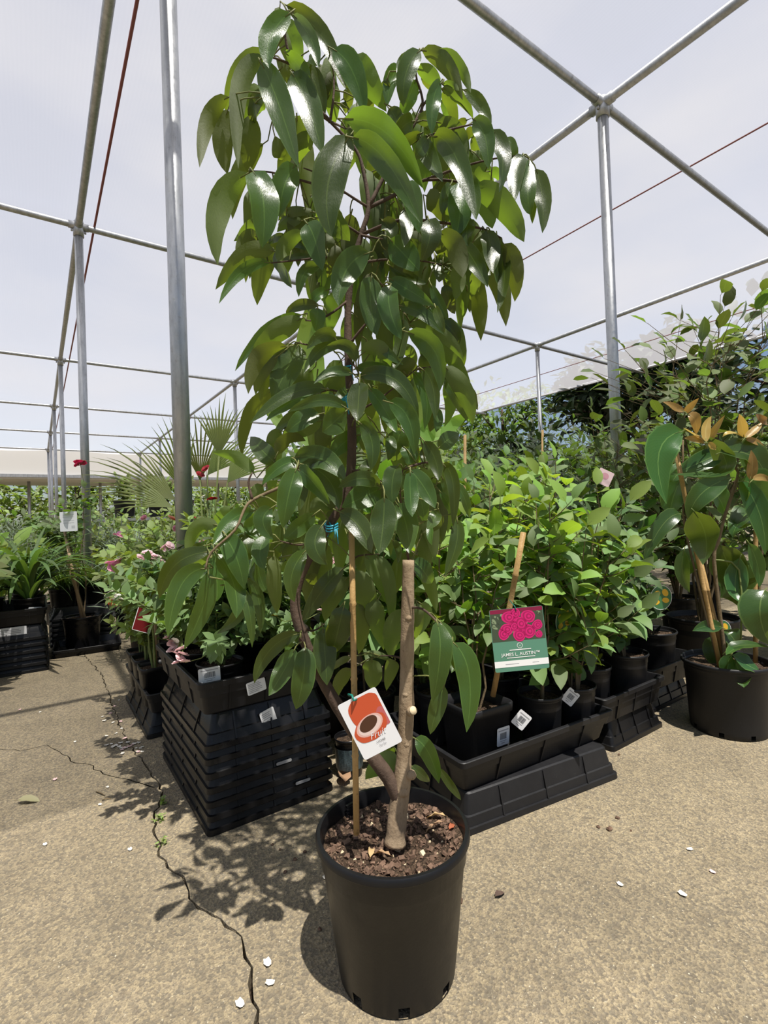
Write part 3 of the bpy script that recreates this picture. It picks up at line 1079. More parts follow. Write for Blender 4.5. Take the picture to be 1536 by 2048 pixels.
# ---- leaves: (base, mid, tip, width[, nearer by cm]) read off in windows of the photograph
WIN = {1: (390, 0, 350), 2: (740, 50, 360), 3: (390, 300, 350), 4: (740, 300, 360), 5: (440, 580, 280), 6: (690, 580, 280), 7: (380, 840, 320), 8: (660, 840, 320), 9: (300, 1020, 320), 10: (500, 1100, 320), 11: (680, 1100, 320), 12: (670, 1350, 300)}
LV = {
 1: """840 110 660 330 650 600 150 6;790 160 870 350 940 545 130 -5;745 60 770 300 880 650 110 -3;800 45 1100 300 1330 790 130 0;860 130 1010 330 1085 600 100 3;640 480 400 600 265 1000 120 -3;620 510 400 740 380 1480 130 0;
  300 850 120 1050 40 1470 110 0;290 960 240 1220 285 1530 150 -2;600 770 440 960 385 1360 150 -5;620 790 530 930 510 1090 120 -4;640 860 560 960 530 1060 70 -8;490 1000 480 1250 460 1520 150 -7;580 550 730 900 910 1470 190 8;
  710 510 830 680 900 870 80 -1;850 640 980 900 1125 1360 190 5;790 460 930 600 1000 760 130 3;930 550 1060 750 1115 1080 140 2;1090 560 1130 700 1150 900 120 -2;1030 450 1050 510 1080 580 100 0;1180 480 1200 800 1230 1090 140 -4;
  1200 440 1270 600 1340 800 80 -6;1210 430 1380 620 1490 1000 170 2;1410 480 1510 680 1680 980 160 0;1480 700 1500 900 1510 1060 120 -6;990 1060 880 1200 720 1520 150 -4;1030 1170 930 1300 900 1450 130 -6;700 1190 740 1350 740 1400 100 -8;
  1370 1180 1170 1600 1200 2075 240 14;1440 1230 1360 1380 1300 1530 110 -3;1300 870 1340 880 1320 1000 130 -6""",
 2: """-220 800 150 930 460 1400 190 12;-150 960 130 1150 430 1690 170 15;430 215 310 400 285 700 130 4;360 250 270 330 260 480 70 0;250 340 180 480 150 690 110 0;150 450 120 560 110 640 70 -3;390 470 330 620 260 800 110 -5;440 215 640 330 790 640 110 2;
  560 235 740 330 860 580 90 0;390 360 520 430 600 500 100 -2;440 400 500 500 560 570 60 -4;610 490 540 640 530 940 110 6;610 540 770 620 880 800 80 1;620 560 690 700 740 860 90 -3;600 640 660 760 700 870 70 -5;620 500 700 510 760 560 40 0;
  790 550 940 680 1030 880 90 0;880 800 980 950 1010 1230 130 4;1040 890 1130 1100 1100 1430 120 4;1160 960 1210 1050 1240 1190 80 0;1310 1110 1250 1250 1225 1530 120 3;1190 1120 1220 1250 1240 1400 70 -3;1360 1145 1345 1420 1375 1625 110 3;
  390 830 600 850 830 1180 110 -2;570 830 740 930 830 1180 120 -1;540 950 720 1100 900 1660 150 9;440 920 300 1000 280 1070 80 3;500 960 430 1060 370 1150 90 6;370 820 280 870 210 990 130 2;160 710 220 800 240 900 110 0;430 950 500 1120 620 1340 120 3;
  880 870 840 930 810 1000 60 -4;830 810 770 840 720 880 50 -4;930 960 890 1020 860 1080 110 -5;860 1080 960 1220 1050 1400 130 -4;1010 1250 1080 1270 1090 1330 70 -5""",
 3: """470 200 210 500 200 1010 170 2;510 190 600 450 590 860 220 10;880 130 780 330 740 590 170 3;490 330 490 520 440 830 110 -5;1060 550 850 540 730 620 70 -3;970 560 800 600 730 690 60 -4;940 620 820 640 720 720 70 -3;550 600 460 700 340 800 80 -6;
  550 760 450 800 370 960 120 -5;820 780 700 780 590 880 60 -4;700 890 450 920 180 1225 130 0;660 990 420 1060 210 1350 80 3;960 720 800 830 730 980 110 2;980 640 1050 780 1120 1060 170 9;700 890 760 1020 850 1210 120 -2;1010 880 900 820 830 860 60 -3;
  1060 960 900 940 740 990 50 -4;1100 1020 960 1080 910 1290 90 0;1060 590 1230 650 1360 800 160 5;1120 740 1180 800 1240 860 80 -2;1230 830 1220 960 1160 1120 100 0;1110 900 1160 1000 1230 1090 70 -5;1530 900 1330 1050 1260 1370 190 6""",
 4: """1415 160 1470 400 1470 710 120 0;1400 300 1390 450 1385 630 60 -2;880 300 1130 480 1315 785 170 8;900 330 990 470 1045 670 140 3;1060 370 1150 400 1220 460 70 -4;800 160 880 350 905 600 100 6;650 270 570 330 520 410 60 -6;690 290 640 400 620 560 80 3;
  760 280 770 500 730 740 170 4;620 40 650 150 690 260 80 -4;480 390 540 450 640 620 140 2;300 270 380 450 420 710 140 9;500 590 510 740 440 950 150 10;300 500 310 650 290 830 100 6;850 570 825 690 840 820 110 5;590 700 730 850 790 1090 150 8;
  780 790 890 950 1005 1170 120 4;880 860 960 950 1020 1110 70 0;970 670 930 800 890 900 90 2;1000 680 1030 850 1050 1050 130 4;1080 720 1090 950 1095 1160 100 0;1110 800 1150 1050 1085 1390 90 0;1140 800 1230 1000 1235 1295 130 2;880 1030 900 1130 850 1270 80 -3;
  740 980 750 1120 730 1280 110 2;800 1100 810 1270 790 1440 60 -2;830 1200 840 1290 855 1390 40 -4;640 1150 670 1270 725 1400 90 -1;160 980 340 1090 480 1140 70 3;170 760 300 900 420 1030 180 5;250 1080 420 1160 570 1330 80 0;170 1100 340 1200 550 1330 110 3;
  520 1150 590 1300 670 1450 70 2;540 1290 560 1430 630 1536 90 3;540 810 640 880 720 1000 90 0;100 600 170 680 150 800 120 2;560 900 600 1010 590 1130 130 0;640 900 660 1020 650 1130 110 -3;380 480 350 600 330 700 100 2;120 840 200 900 300 930 80 2""",
 5: """1290 20 1220 250 1130 560 180 -6;1180 0 1050 80 960 240 110 -2;1090 170 870 170 720 280 110 0;900 270 500 480 165 890 140 0;900 310 600 500 330 780 200 4;1070 195 1060 330 1035 500 160 8;740 620 430 750 310 1140 180 3;740 610 560 830 440 1220 170 0;
  640 720 470 900 390 1150 120 2;860 600 740 850 570 1210 290 1;1440 600 1150 620 915 920 130 5;1270 540 1130 490 950 650 130 7;1490 790 1400 620 1170 610 120 9;1460 920 1240 900 1030 1030 110 7;1170 1090 800 1130 330 1460 150 3;1080 1140 800 1220 500 1440 130 0;
  1380 1290 1100 1210 740 1340 120 8;1380 1330 1250 1450 1120 1560 250 6;1090 1360 900 1430 740 1560 190 3;1400 1090 1320 1150 1270 1250 80 3;1250 1190 1190 1150 1130 1180 70 -4;900 1330 780 1420 600 1536 140 -4""",
 6: """290 -150 280 150 350 500 240 10;500 -50 490 200 620 540 220 12;160 1010 150 1200 130 1440 220 12;190 700 380 660 560 900 170 4;400 600 480 700 640 820 90 7;640 310 620 600 530 880 150 8;590 170 850 260 1090 490 130 4;990 180 1030 300 1095 470 90 8;
  680 390 1050 480 1300 780 130 3;1050 330 1180 450 1250 590 140 -3;680 460 990 680 1040 1110 210 8;900 530 1150 730 1390 1110 150 -1;850 870 960 1050 990 1420 150 5;1080 830 1300 1100 1400 1480 180 2;1300 1040 1390 1150 1455 1320 90 -4;
  1080 950 1200 1150 1350 1450 110 -2;1080 1040 1160 1200 1090 1500 140 -4;140 950 550 980 810 1410 170 9;110 870 420 880 740 1110 120 5;740 900 890 1150 870 1536 130 3;260 1080 430 1300 570 1590 150 8;480 1230 690 1400 760 1815 190 9;
  300 1050 500 1150 560 1220 140 0;560 800 680 880 720 1000 220 0;900 1250 960 1400 930 1560 120 -3;1000 1300 1020 1420 1000 1560 100 -2;560 950 640 1050 720 1120 160 2;640 600 720 700 780 820 110 -6""",
 7: """1060 400 880 440 690 620 110 4;1000 360 1280 380 1490 590 200 3;1060 420 1320 560 1430 860 190 6;1040 480 1160 570 1340 810 160 10;1020 470 950 700 890 1040 190 14;1080 500 1060 650 1060 860 140 2;820 410 700 300 580 160 160 2;830 340 940 190 1110 200 130 2;
  610 510 460 370 210 310 110 0;1270 0 1050 90 900 190 170 2;620 870 400 960 220 1200 130 4;410 830 300 950 220 1060 120 -3;790 840 700 970 800 1150 160 9;640 880 600 1030 650 1140 160 2;1200 900 1040 1030 900 1160 150 8;750 1110 670 1270 720 1430 140 8;
  1270 1010 1200 1200 1320 1390 180 12;1120 1010 1050 1200 1020 1350 120 0;880 1000 860 1150 870 1280 120 -2;700 620 640 720 600 850 130 0;1300 760 1250 860 1300 960 190 0;880 100 800 200 780 330 130 -2;960 450 850 520 700 560 90 -2""",
 8: """650 440 600 580 600 810 170 10;770 500 770 700 790 930 150 12;770 480 900 640 1010 850 160 12;1030 860 1000 950 930 1050 110 10;520 740 510 1000 470 1290 220 13;640 800 730 1000 760 1280 210 10;90 880 280 1020 400 1280 180 8;480 630 300 560 80 650 130 6;
  480 660 320 740 110 840 220 3;900 200 1010 380 1040 580 130 4;1080 420 1180 600 1180 1030 110 3;1220 950 1210 1200 1100 1500 120 3;1210 620 1290 750 1340 940 90 -2;1040 270 1130 190 1240 130 140 -4;280 20 400 200 390 490 140 8;340 100 130 220 10 390 150 0;
  560 150 590 260 555 390 90 5;680 100 640 250 620 400 200 0;420 390 340 460 300 530 90 4;600 1150 660 1250 650 1380 60 4;960 1000 960 1100 980 1200 60 0;820 680 880 800 910 1000 120 2;1050 680 1150 830 1220 980 70 0;900 250 930 350 900 450 120 0;
  1080 560 1120 660 1150 800 90 -3;1050 900 1020 1000 880 1080 90 -4;700 240 760 330 740 430 150 2""",
 9: """660 150 440 190 370 510 140 0;690 230 820 430 905 760 210 6;910 220 930 350 960 480 150 2;590 400 250 520 90 850 170 2;580 410 480 480 400 590 120 -2;540 560 300 720 170 1220 190 6;560 600 520 900 325 1340 180 9;570 420 640 650 640 880 140 0;
  640 420 800 700 830 1040 210 3;860 800 850 1000 640 1190 120 0;860 760 950 950 980 1320 100 4;930 650 1040 850 1060 1190 110 0;1030 480 1060 650 1130 800 130 -2;1190 430 1200 700 1220 1000 150 0;1000 450 980 600 1020 690 60 4;530 340 440 390 400 500 100 -2""",
 10: """540 0 400 240 430 500 170 8;900 170 700 380 500 690 170 -2;945 260 800 450 720 690 170 -5;900 545 850 750 790 1000 240 2;1000 190 1100 420 1170 680 220 -4;1230 470 1200 650 1285 960 180 -5;1100 60 1260 250 1330 550 180 -5;1210 60 1330 300 1360 760 130 -6;
  1000 480 1080 750 1040 1000 140 -7;1480 560 1370 800 1370 1040 190 -5;480 800 200 950 40 1280 150 3;430 950 330 1150 180 1400 190 5;530 930 510 1230 440 1530 210 5;700 750 720 1000 740 1300 210 -2;480 790 400 880 330 980 80 2;
  1170 1050 1170 1200 1170 1340 190 -6;980 1140 870 1260 820 1460 130 -5;970 1030 850 1080 780 1160 70 -6;1390 1060 1350 1150 1310 1350 130 -3;1100 990 1250 1010 1360 1090 60 -6;300 100 340 150 380 190 120 -4;560 230 600 280 640 340 110 -3""",
 11: """930 690 960 1000 885 1470 220 10;960 690 1060 800 1100 880 70 7;1090 890 1240 1200 1215 1750 220 10;1000 1300 930 1520 866 1770 150 7;730 500 750 680 700 870 120 -3;770 510 830 620 760 820 110 -5;1090 900 1100 1050 1070 1180 90 6;700 90 800 200 880 320 180 -6""",
 12: """820 650 960 800 1065 1110 170 -2;1060 950 1180 1120 1290 1280 80 -3;650 860 480 920 310 1070 210 -7;780 930 870 1010 970 1090 100 -7;590 740 550 800 500 860 100 -7""",
}
rl = random.Random(21)
axis_xy = hp(700, 800)


def hero_leaf(bx, by, mx, my, tx, ty, w, near, wf=1.2, into=None):
    d0 = HD - near * .0085 + rl.uniform(-.02, .02)
    fr = -.03 if near > 2 else (.035 if near < -2 else rl.uniform(-.03, .03))
    B, Mi, T = hp(bx, by, d0), hp(mx, my, d0 + fr * .4 + rl.uniform(-.012, .006)), hp(tx, ty, d0 + fr + rl.uniform(-.02, .03))
    pts = bez(B, Mi, T, 10)
    W_ = w * d0 / F * wf
    roll = rl.gauss(0, .24)
    wd = []
    tocam = CAM - PC
    out = ((B + T) / 2 - axis_xy)
    out.z = 0
    ref = Vector((0, 0, .75)) + (out.normalized() if out.length > .02 else Vector()) + fwh * -.35
    flip = None
    for i, p in enumerate(pts):
        t = (pts[min(i + 1, 10)] - pts[max(i - 1, 0)]).normalized()
        nv = (tocam - p).normalized()
        nv = (nv - t * nv.dot(t)).normalized()
        sd = nv.cross(t)
        a = roll + .25 * math.sin(i * .5 + w)
        nr = nv * math.cos(a) + sd * math.sin(a)
        sd = nr.cross(t)
        if flip is None and i == 5:
            pass
        wd.append((sd, nr))
    # upper side outwards and up
    if sum(wd[i][1].dot(ref) for i in range(11)) < 0:
        wd = [(-s, -n_) for s, n_ in wd]
    V, Fc, U = leaf_grid(pts, wd, W_, 'lance', .22, .10, rl.uniform(0, 6), 4)
    m_ = MB()
    m_.add(V, Fc, 0, U)
    # faces wound so that the normal is the upper side
    q = m_.F[0]
    nn = (m_.V[q[1]] - m_.V[q[0]]).cross(m_.V[q[2]] - m_.V[q[0]])
    if nn.dot(wd[0][1]) < 0:
        m_.F = [tuple(reversed(f)) for f in m_.F]
    N = min(NODES, key=lambda v: (v - B).length)
    dv = N - B
    if dv.length > .085:
        N = B + (Vector((0, 0, -.01)) + dv.normalized() * .085) 
    t0 = (pts[1] - pts[0]).normalized()
    k1 = B - t0 * min(dv.length * .25, .012)
    m_.tube([N, (N + k1) / 2 + Vector((0, 0, .004)), k1, B, pts[1]], [.0016, .0014, .0013, .0013, .0008], 5, 1)
    if into is not None:
        U2 = m_.U
        into.add(m_.V, m_.F, 0, U2)
        into.M[-len(m_.F):] = m_.M
        return None
    return m_.obj('leaf', [LYL, PET], hero)


nl = 0
for k, s in LV.items():
    ox, oy, sz = WIN[k]
    sc = sz / 1536
    for e in s.replace('\n', '').split(';'):
        v = [float(q) for q in e.split()]
        hero_leaf(ox + v[0] * sc, oy + v[1] * sc, ox + v[2] * sc, oy + v[3] * sc, ox + v[4] * sc, oy + v[5] * sc, v[6] * sc, v[7], 1.26 if k <= 4 else (1.16 if k <= 8 else 1.06))
        nl += 1
# leaves on the far side of the crown, seen through the gaps
while nl < 296:
    yy = rl.choice((rl.uniform(380, 640), rl.uniform(640, 1060), rl.uniform(900, 1120)))
    xx = 720 + rl.uniform(-110, 130)
    dx = rl.choice((-1, 1)) * rl.uniform(20, 90)
    L_ = rl.uniform(70, 120)
    hero_leaf(xx, yy, xx + dx * .6, yy + L_ * .35, xx + dx, yy + L_, rl.uniform(26, 36), rl.uniform(-14, -6))
    nl += 1

# the denser inner leaves, too many to pick apart
inner = MB()
for cx, cy, rx, ry, num in ((700, 320, 220, 170, 34), (760, 470, 220, 110, 44), (770, 640, 120, 110, 12), (700, 820, 170, 130, 20), (640, 1010, 190, 80, 16), (790, 1000, 110, 80, 12)):
    for q_ in range(num):
        a, rr_ = rl.uniform(0, 6.283), math.sqrt(rl.random())
        xx, yy = cx + rx * rr_ * math.cos(a), cy + ry * rr_ * math.sin(a)
        dx = (xx - 720) * .22 + rl.uniform(-35, 35)
        L_ = rl.uniform(95, 165) * (1 if cy < 700 else .85)
        hero_leaf(xx, yy, xx + dx * .75, yy + L_ * .38, xx + dx, yy + L_, rl.uniform(28, 40), rl.uniform(-17, -5), 1.1, inner)
o = inner.obj('inner_foliage', [LYLI, PET], hero)
o['kind'] = 'stuff'

# bamboo stake with nodes and blue tape ties
def cane(parent, P, r, name='bamboo_stake', mat=None, nodes=0.12):
    m_ = MB()
    a, c = P[0], P[-1]
    L_ = (c - a).length
    k = max(2, int(L_ / nodes))
    pts, rr = [], []
    for i in range(k + 1):
        t = i / k
        p = a.lerp(c, t)
        d_ = (c - a).normalized()
        if 0 < i < k:
            pts += [p - d_ * .004, p, p + d_ * .004]
            rr += [r, r * 1.25, r]
        else:
            pts.append(p)
            rr.append(r)
    m_.tube(pts, rr, 9)
    return m_.obj(name, mat or BAMBOO, parent)


cane(hero, [hp(713, 1668, .930), hp(703, 1060, .962)], .0058)
for x, y in ((690, 745), (683, 800), (664, 1060)):
    tb = MB()
    c = hp(x, y, .975)
    for q in range(3):
        tb.tube([c + Vector((.012 * math.cos(a / 8 * 6.283), .012 * math.sin(a / 8 * 6.283), .005 * q + .003 * math.sin(a))) for a in range(9)], .0016, 5)
    for q in range(4):
        e = rv(rl, .03)
        tb.tube([c + Vector((0, 0, .005)), c + e * .6 + Vector((0, 0, .01)), c + e + Vector((-.01, -.01, -.012))], [.0022, .0016, .0008], 4)
    o = tb.obj('tie', BLUE, hero)
    o['label'] = 'blue tape tie'

# hanging picture tag
flush()
cs = [dep(679, 1410, .905), dep(755, 1371, .905), dep(799, 1482, .905), dep(726, 1526, .905)]
ctr = (cs[0] + cs[1] + cs[2] + cs[3]) / 4
w_, h_ = ((cs[1] - cs[0]).length + (cs[2] - cs[3]).length) / 2, ((cs[0] - cs[3]).length + (cs[1] - cs[2]).length) / 2
Mt = card_matrix(ctr, cs[1] - cs[0], cs[0] - cs[3])
tg = card_thing('plant_tag', 'white fruit picture tag with halved lychee hanging from the bamboo stake', 'tag', Mt, w_, h_, WHITE)
RD, PK, BRN, PK2 = flat_mat('lychee_skin', (0.55, 0.085, 0.03), .4), flat_mat('lychee_flesh', (0.72, 0.42, 0.36), .35), flat_mat('lychee_seed', (0.075, 0.03, 0.015), .35), flat_mat('pale_flesh', (0.75, 0.58, 0.52), .35)
def clip(P, x0, y0, x1, y1):
    return [(min(max(x, x0), x1), min(max(y, y0), y1)) for x, y in P]
a_, b2 = w_ / 2 - .004, h_ / 2 - .004
pl = [(clip(ell(w_ * .10, h_ * .20, w_ * .46, h_ * .30, -.5, 40, .02), -a_, -b2, a_, b2), 0, .0003),
      (clip(ell(w_ * .40, h_ * .02, w_ * .2, h_ * .16, .2, 30, .05), -a_, -b2, a_, b2), 4, .00035),
      (clip(ell(-w_ * .02, -h_ * .06, w_ * .44, h_ * .20, .25, 44, .02), -a_, -b2, a_, b2), 0, .0004),
      (ell(-w_ * .02, -h_ * .02, w_ * .36, h_ * .155, .25), 1, .0005), (ell(-w_ * .02, -h_ * .02, w_ * .31, h_ * .135, .25), 2, .0006), (ell(-w_ * .03, h_ * .01, w_ * .25, h_ * .105, .32), 3, .0007)]
flat(tg, 'fruit_print', pl, [RD, PK, PK2, BRN, flat_mat('fruit_pink', (0.5, 0.12, 0.12), .4)])
text(tg, 'Fruit', h_ * .15, (w_ * .05, -h_ * .20, .0009), WHITE, .45, -.0001)
text(tg, 'LYCHEE', h_ * .045, (w_ * .06, -h_ * .325, .0009), INK)
text(tg, 'Tai So', h_ * .05, (w_ * .06, -h_ * .39, .0009), GINK)
tb = MB()
hole = Vector((-w_ * .02, h_ * .455, .001))
Wm = tg.matrix_world.inverted()
sk = Wm @ dep(699, 1391, .938)
tb.tube([hole, hole + Vector((-.004, .002, .006)), Wm @ dep(704, 1391, .905), Wm @ dep(697, 1389, .93), sk], .0022, 6)
tb.obj('tag_tie', TEAL, tg)

# ================================================================== the other plants: leaf kinds
def kinds(name, L, Wd, kind, mats, droops=(0.3, 0.7, 1.1), fold=.25, wave=.08, nseg=5, stalk=.12, cross=2):
    return [leaf_tpl(name, L, Wd, kind, d, fold, wave, mats, nseg, cross, stalk, i * 1.7, (.3, -.25, .1)[i % 3]) for i, d in enumerate(droops)]


CIT = leaf_mat('citrus_leaf', (0.046, 0.125, 0.026), (0.11, 0.18, 0.06), (0.22, 0.38, 0.02), .25, .3, .6, (.12, .24, .05), .06)
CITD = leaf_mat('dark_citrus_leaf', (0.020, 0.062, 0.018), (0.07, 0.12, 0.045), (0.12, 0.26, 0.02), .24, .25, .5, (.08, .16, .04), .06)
LIM = leaf_mat('lime_green_leaf', (0.16, 0.28, 0.032), (0.18, 0.30, 0.06), (0.36, 0.52, 0.03), .4, .4, .4, (.3, .42, .1), .06)
CAMM = leaf_mat('round_shrub_leaf', (0.045, 0.095, 0.022), (0.095, 0.13, 0.045), (0.20, 0.30, 0.03), .26, .3, .6, (.16, .24, .07), .06)
BIG = leaf_mat('broad_leaf', (0.030, 0.085, 0.022), (0.12, 0.16, 0.045), (0.24, 0.36, 0.03), .26, .33, .4, (.16, .26, .07), .035)
NEWL = leaf_mat('new_bronze_leaf', (0.34, 0.22, 0.06), (0.36, 0.27, 0.09), (0.5, 0.32, 0.06), .35, .35, .5, (.45, .35, .12), .06)
STRP = leaf_mat('strap_leaf', (0.085, 0.17, 0.04), (0.07, 0.13, 0.035), (0.18, 0.30, 0.03), .38, .25, .6, (.14, .22, .06), .08)
PALM = leaf_mat('palm_leaf', (0.14, 0.20, 0.045), (0.16, 0.21, 0.06), (0.32, 0.40, 0.05), .42, .3, .5, (.26, .30, .09), .12)
ROSE_I = leaf_mat('rose_leaf', (0.050, 0.115, 0.028), (0.10, 0.16, 0.06), (0.2, 0.33, 0.03), .42, .28, .8, (.1, .2, .05), .06, True)
ROSEY_I = leaf_mat('young_rose_leaf', (0.13, 0.21, 0.035), (0.18, 0.25, 0.07), (0.32, 0.42, 0.04), .42, .3, .8, (.2, .3, .07), .06, True)
FOL_I = leaf_mat('shrub_foliage', (0.042, 0.098, 0.022), (0.09, 0.14, 0.045), (0.2, 0.32, 0.03), .38, .28, 1.0, (.1, .2, .05), .06, True)
FOLY_I = leaf_mat('bright_foliage', (0.11, 0.17, 0.03), (0.15, 0.2, 0.06), (0.28, 0.38, 0.04), .42, .3, 1.0, (.2, .3, .07), .06, True)
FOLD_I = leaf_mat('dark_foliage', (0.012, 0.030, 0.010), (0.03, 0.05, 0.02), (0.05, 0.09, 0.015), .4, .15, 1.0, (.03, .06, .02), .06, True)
GREY_I = leaf_mat('grey_green_foliage', (0.09, 0.13, 0.075), (0.13, 0.17, 0.11), (0.2, 0.26, 0.1), .5, .2, .8, (.15, .2, .1), .06, True)

K_CIT = kinds('leaf', .078, .040, 'ovate', [CIT, GSTEM])
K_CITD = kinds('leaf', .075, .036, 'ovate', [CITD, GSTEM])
K_LIM = kinds('leaf', .075, .042, 'round', [LIM, GSTEM])
K_CAM = kinds('leaf', .078, .043, 'round', [CAMM, TWIG], (.1, .5, .9))
K_MED = kinds('leaf', .12, .052, 'ovate', [CIT, GSTEM], (.4, .9, 1.4))
K_MEDY = kinds('leaf', .13, .055, 'ovate', [LIM, GSTEM], (.3, .8, 1.3))
K_LONG = kinds('leaf', .16, .046, 'lance', [CIT, GSTEM], (.6, 1.2, 1.7))
K_PLUM = kinds('leaf', .30, .066, 'lance', [LIM, GSTEM], (.2, .5, .9), nseg=7)
K_STRAP = kinds('leaf', .42, .017, 'strap', [STRP, STRP], (1.0, 1.7, 2.4), .3, 0, 9, 0)
K_STRAPW = kinds('leaf', .5, .03, 'strap', [STRP, STRP], (1.2, 2.0, 2.6), .3, 0, 9, 0)
K_ROSE = [leaf_tpl('leaf', .034, .021, 'ovate', d, .25, .1, [ROSE_I, ROSE_I], 3, 2, 0) for d in (.2, .6)]
K_ROSEY = [leaf_tpl('leaf', .034, .020, 'ovate', d, .25, .1, [ROSEY_I, ROSEY_I], 3, 2, 0) for d in (.2, .6)]
K_FOL = [leaf_tpl('leaf', .062, .030, 'ovate', d, .25, .1, [FOL_I, FOL_I], 3, 2, 0) for d in (.3, .8)]
K_FOLY = [leaf_tpl('leaf', .060, .028, 'ovate', d, .25, .1, [FOLY_I, FOLY_I], 3, 2, 0) for d in (.3, .8)]
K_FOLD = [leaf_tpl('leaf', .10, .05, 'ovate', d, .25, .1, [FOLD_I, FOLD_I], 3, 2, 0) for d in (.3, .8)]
K_TREE = [leaf_tpl('leaf', .22, .12, 'ovate', d, .25, .1, [FOLY_I, FOLY_I], 2, 2, 0) for d in (.3, .8)]
K_TREED = [leaf_tpl('leaf', .20, .10, 'ovate', d, .25, .1, [FOL_I, FOL_I], 2, 2, 0) for d in (.3, .8)]
K_FINE = [leaf_tpl('leaf', .075, .006, 'strap', d, .2, 0, [GREY_I, GREY_I], 3, 2, 0) for d in (.5, 1.2)]
K_GRASS = [leaf_tpl('leaf', .20, .006, 'strap', d, .3, 0, [FOL_I, FOL_I], 5, 2, 0) for d in (1.0, 1.9)]


def grow(rng, H_, spread, nst, nleaf, bare=.15, brl=.45, upr=.35):
    """stems and leaf seats of a bush: returns (polylines with radii, [(pos, dir, up, t)])"""
    lines, seats = [], []
    tips = []
    for s in range(nst):
        a = rng.uniform(0, 6.283) + s * 2.4
        o = Vector((math.cos(a), math.sin(a), 0))
        reach = spread * rng.uniform(.15, .75) * (0.4 if nst == 1 else 1)
        hh = H_ * rng.uniform(.72, 1.0) if s else H_
        P = [o * .012]
        for k in range(1, 7):
            t = k / 6
            P.append(o * (.012 + reach * t ** 1.3) + Vector((rng.uniform(-1, 1), rng.uniform(-1, 1), 0)) * .02 * H_ + Vector((0, 0, hh * t)))
        lines.append((P, .003 + .0028 * H_, .0012))
        tips.append((P, bare, 1.0))
        nb = max(2, int(5 * H_ / .6))
        for q in range(nb):
            t = rng.uniform(bare + .1, .93)
            i = min(5, int(t * 6))
            p0 = P[i].lerp(P[i + 1], t * 6 - i)
            a2 = rng.uniform(0, 6.283)
            o2 = (Vector((math.cos(a2), math.sin(a2), 0)) + o * .3).normalized()
            L = spread * brl * rng.uniform(.7, 1.6) * (1.15 - .5 * t)
            d = (o2 + Vector((0, 0, rng.uniform(.2, 1.0) * upr * 2))).normalized()
            Q = [p0, p0 + d * L * .5, p0 + d * L + Vector((0, 0, L * .12))]
            lines.append((Q, .0022, .001))
            tips.append((Q, .15, 1.0))
    tot = sum((P[-1] - P[0]).length for P, b, e in tips)
    for P, b0, e in tips:
        Ln = (P[-1] - P[0]).length
        k = max(2, round(nleaf * Ln / tot))
        for q in range(k):
            t = b0 + (1 - b0) * (q + rng.random() * .6) / k
            f = min(t, .999) * (len(P) - 1)
            i = int(f)
            p = P[i].lerp(P[i + 1], f - i)
            ax = (P[i + 1] - P[i]).normalized()
            a = q * 2.4 + rng.uniform(-.5, .5)
            u = ax.orthogonal().normalized()
            v = ax.cross(u)
            sd = u * math.cos(a) + v * math.sin(a)
            d = (sd + ax * rng.uniform(.1, .9) + Vector((0, 0, .12))).normalized()
            up = (Vector((0, -.25, 1)) + rv(rng, .55)).normalized()
            seats.append((p, d, up, t))
        seats.append((P[-1], (P[-1] - P[-2]).normalized() + rv(rng, .5), Vector((0, -.6, .8)) + rv(rng, .4), 1))
    return lines, seats


def joined(seats, tpl, rng, s0, s1, name, parent, mats, zoff=Vector()):
    b = MB()
    data = [([v.co.copy() for v in t.vertices], [tuple(p.vertices) for p in t.polygons], [tuple(l.uv) for l in t.uv_layers[0].data], [l.vertex_index for l in t.loops]) for t in tpl]
    uvs = []
    for vs_, fs, lu, lv in data:
        u = [(0.5, 0.5)] * len(vs_)
        for q, vi in zip(lu, lv):
            u[vi] = q
        uvs.append(u)
    for p, d, up, t in seats:
        i = rng.randrange(len(tpl))
        M3 = frame(d, up)
        sc = rng.uniform(s0, s1)
        b.add([M3 @ (v * sc) + p + zoff for v in data[i][0]], data[i][1], 0, uvs[i])
    o = b.obj(name, mats, parent)
    o['kind'] = 'stuff'
    return o


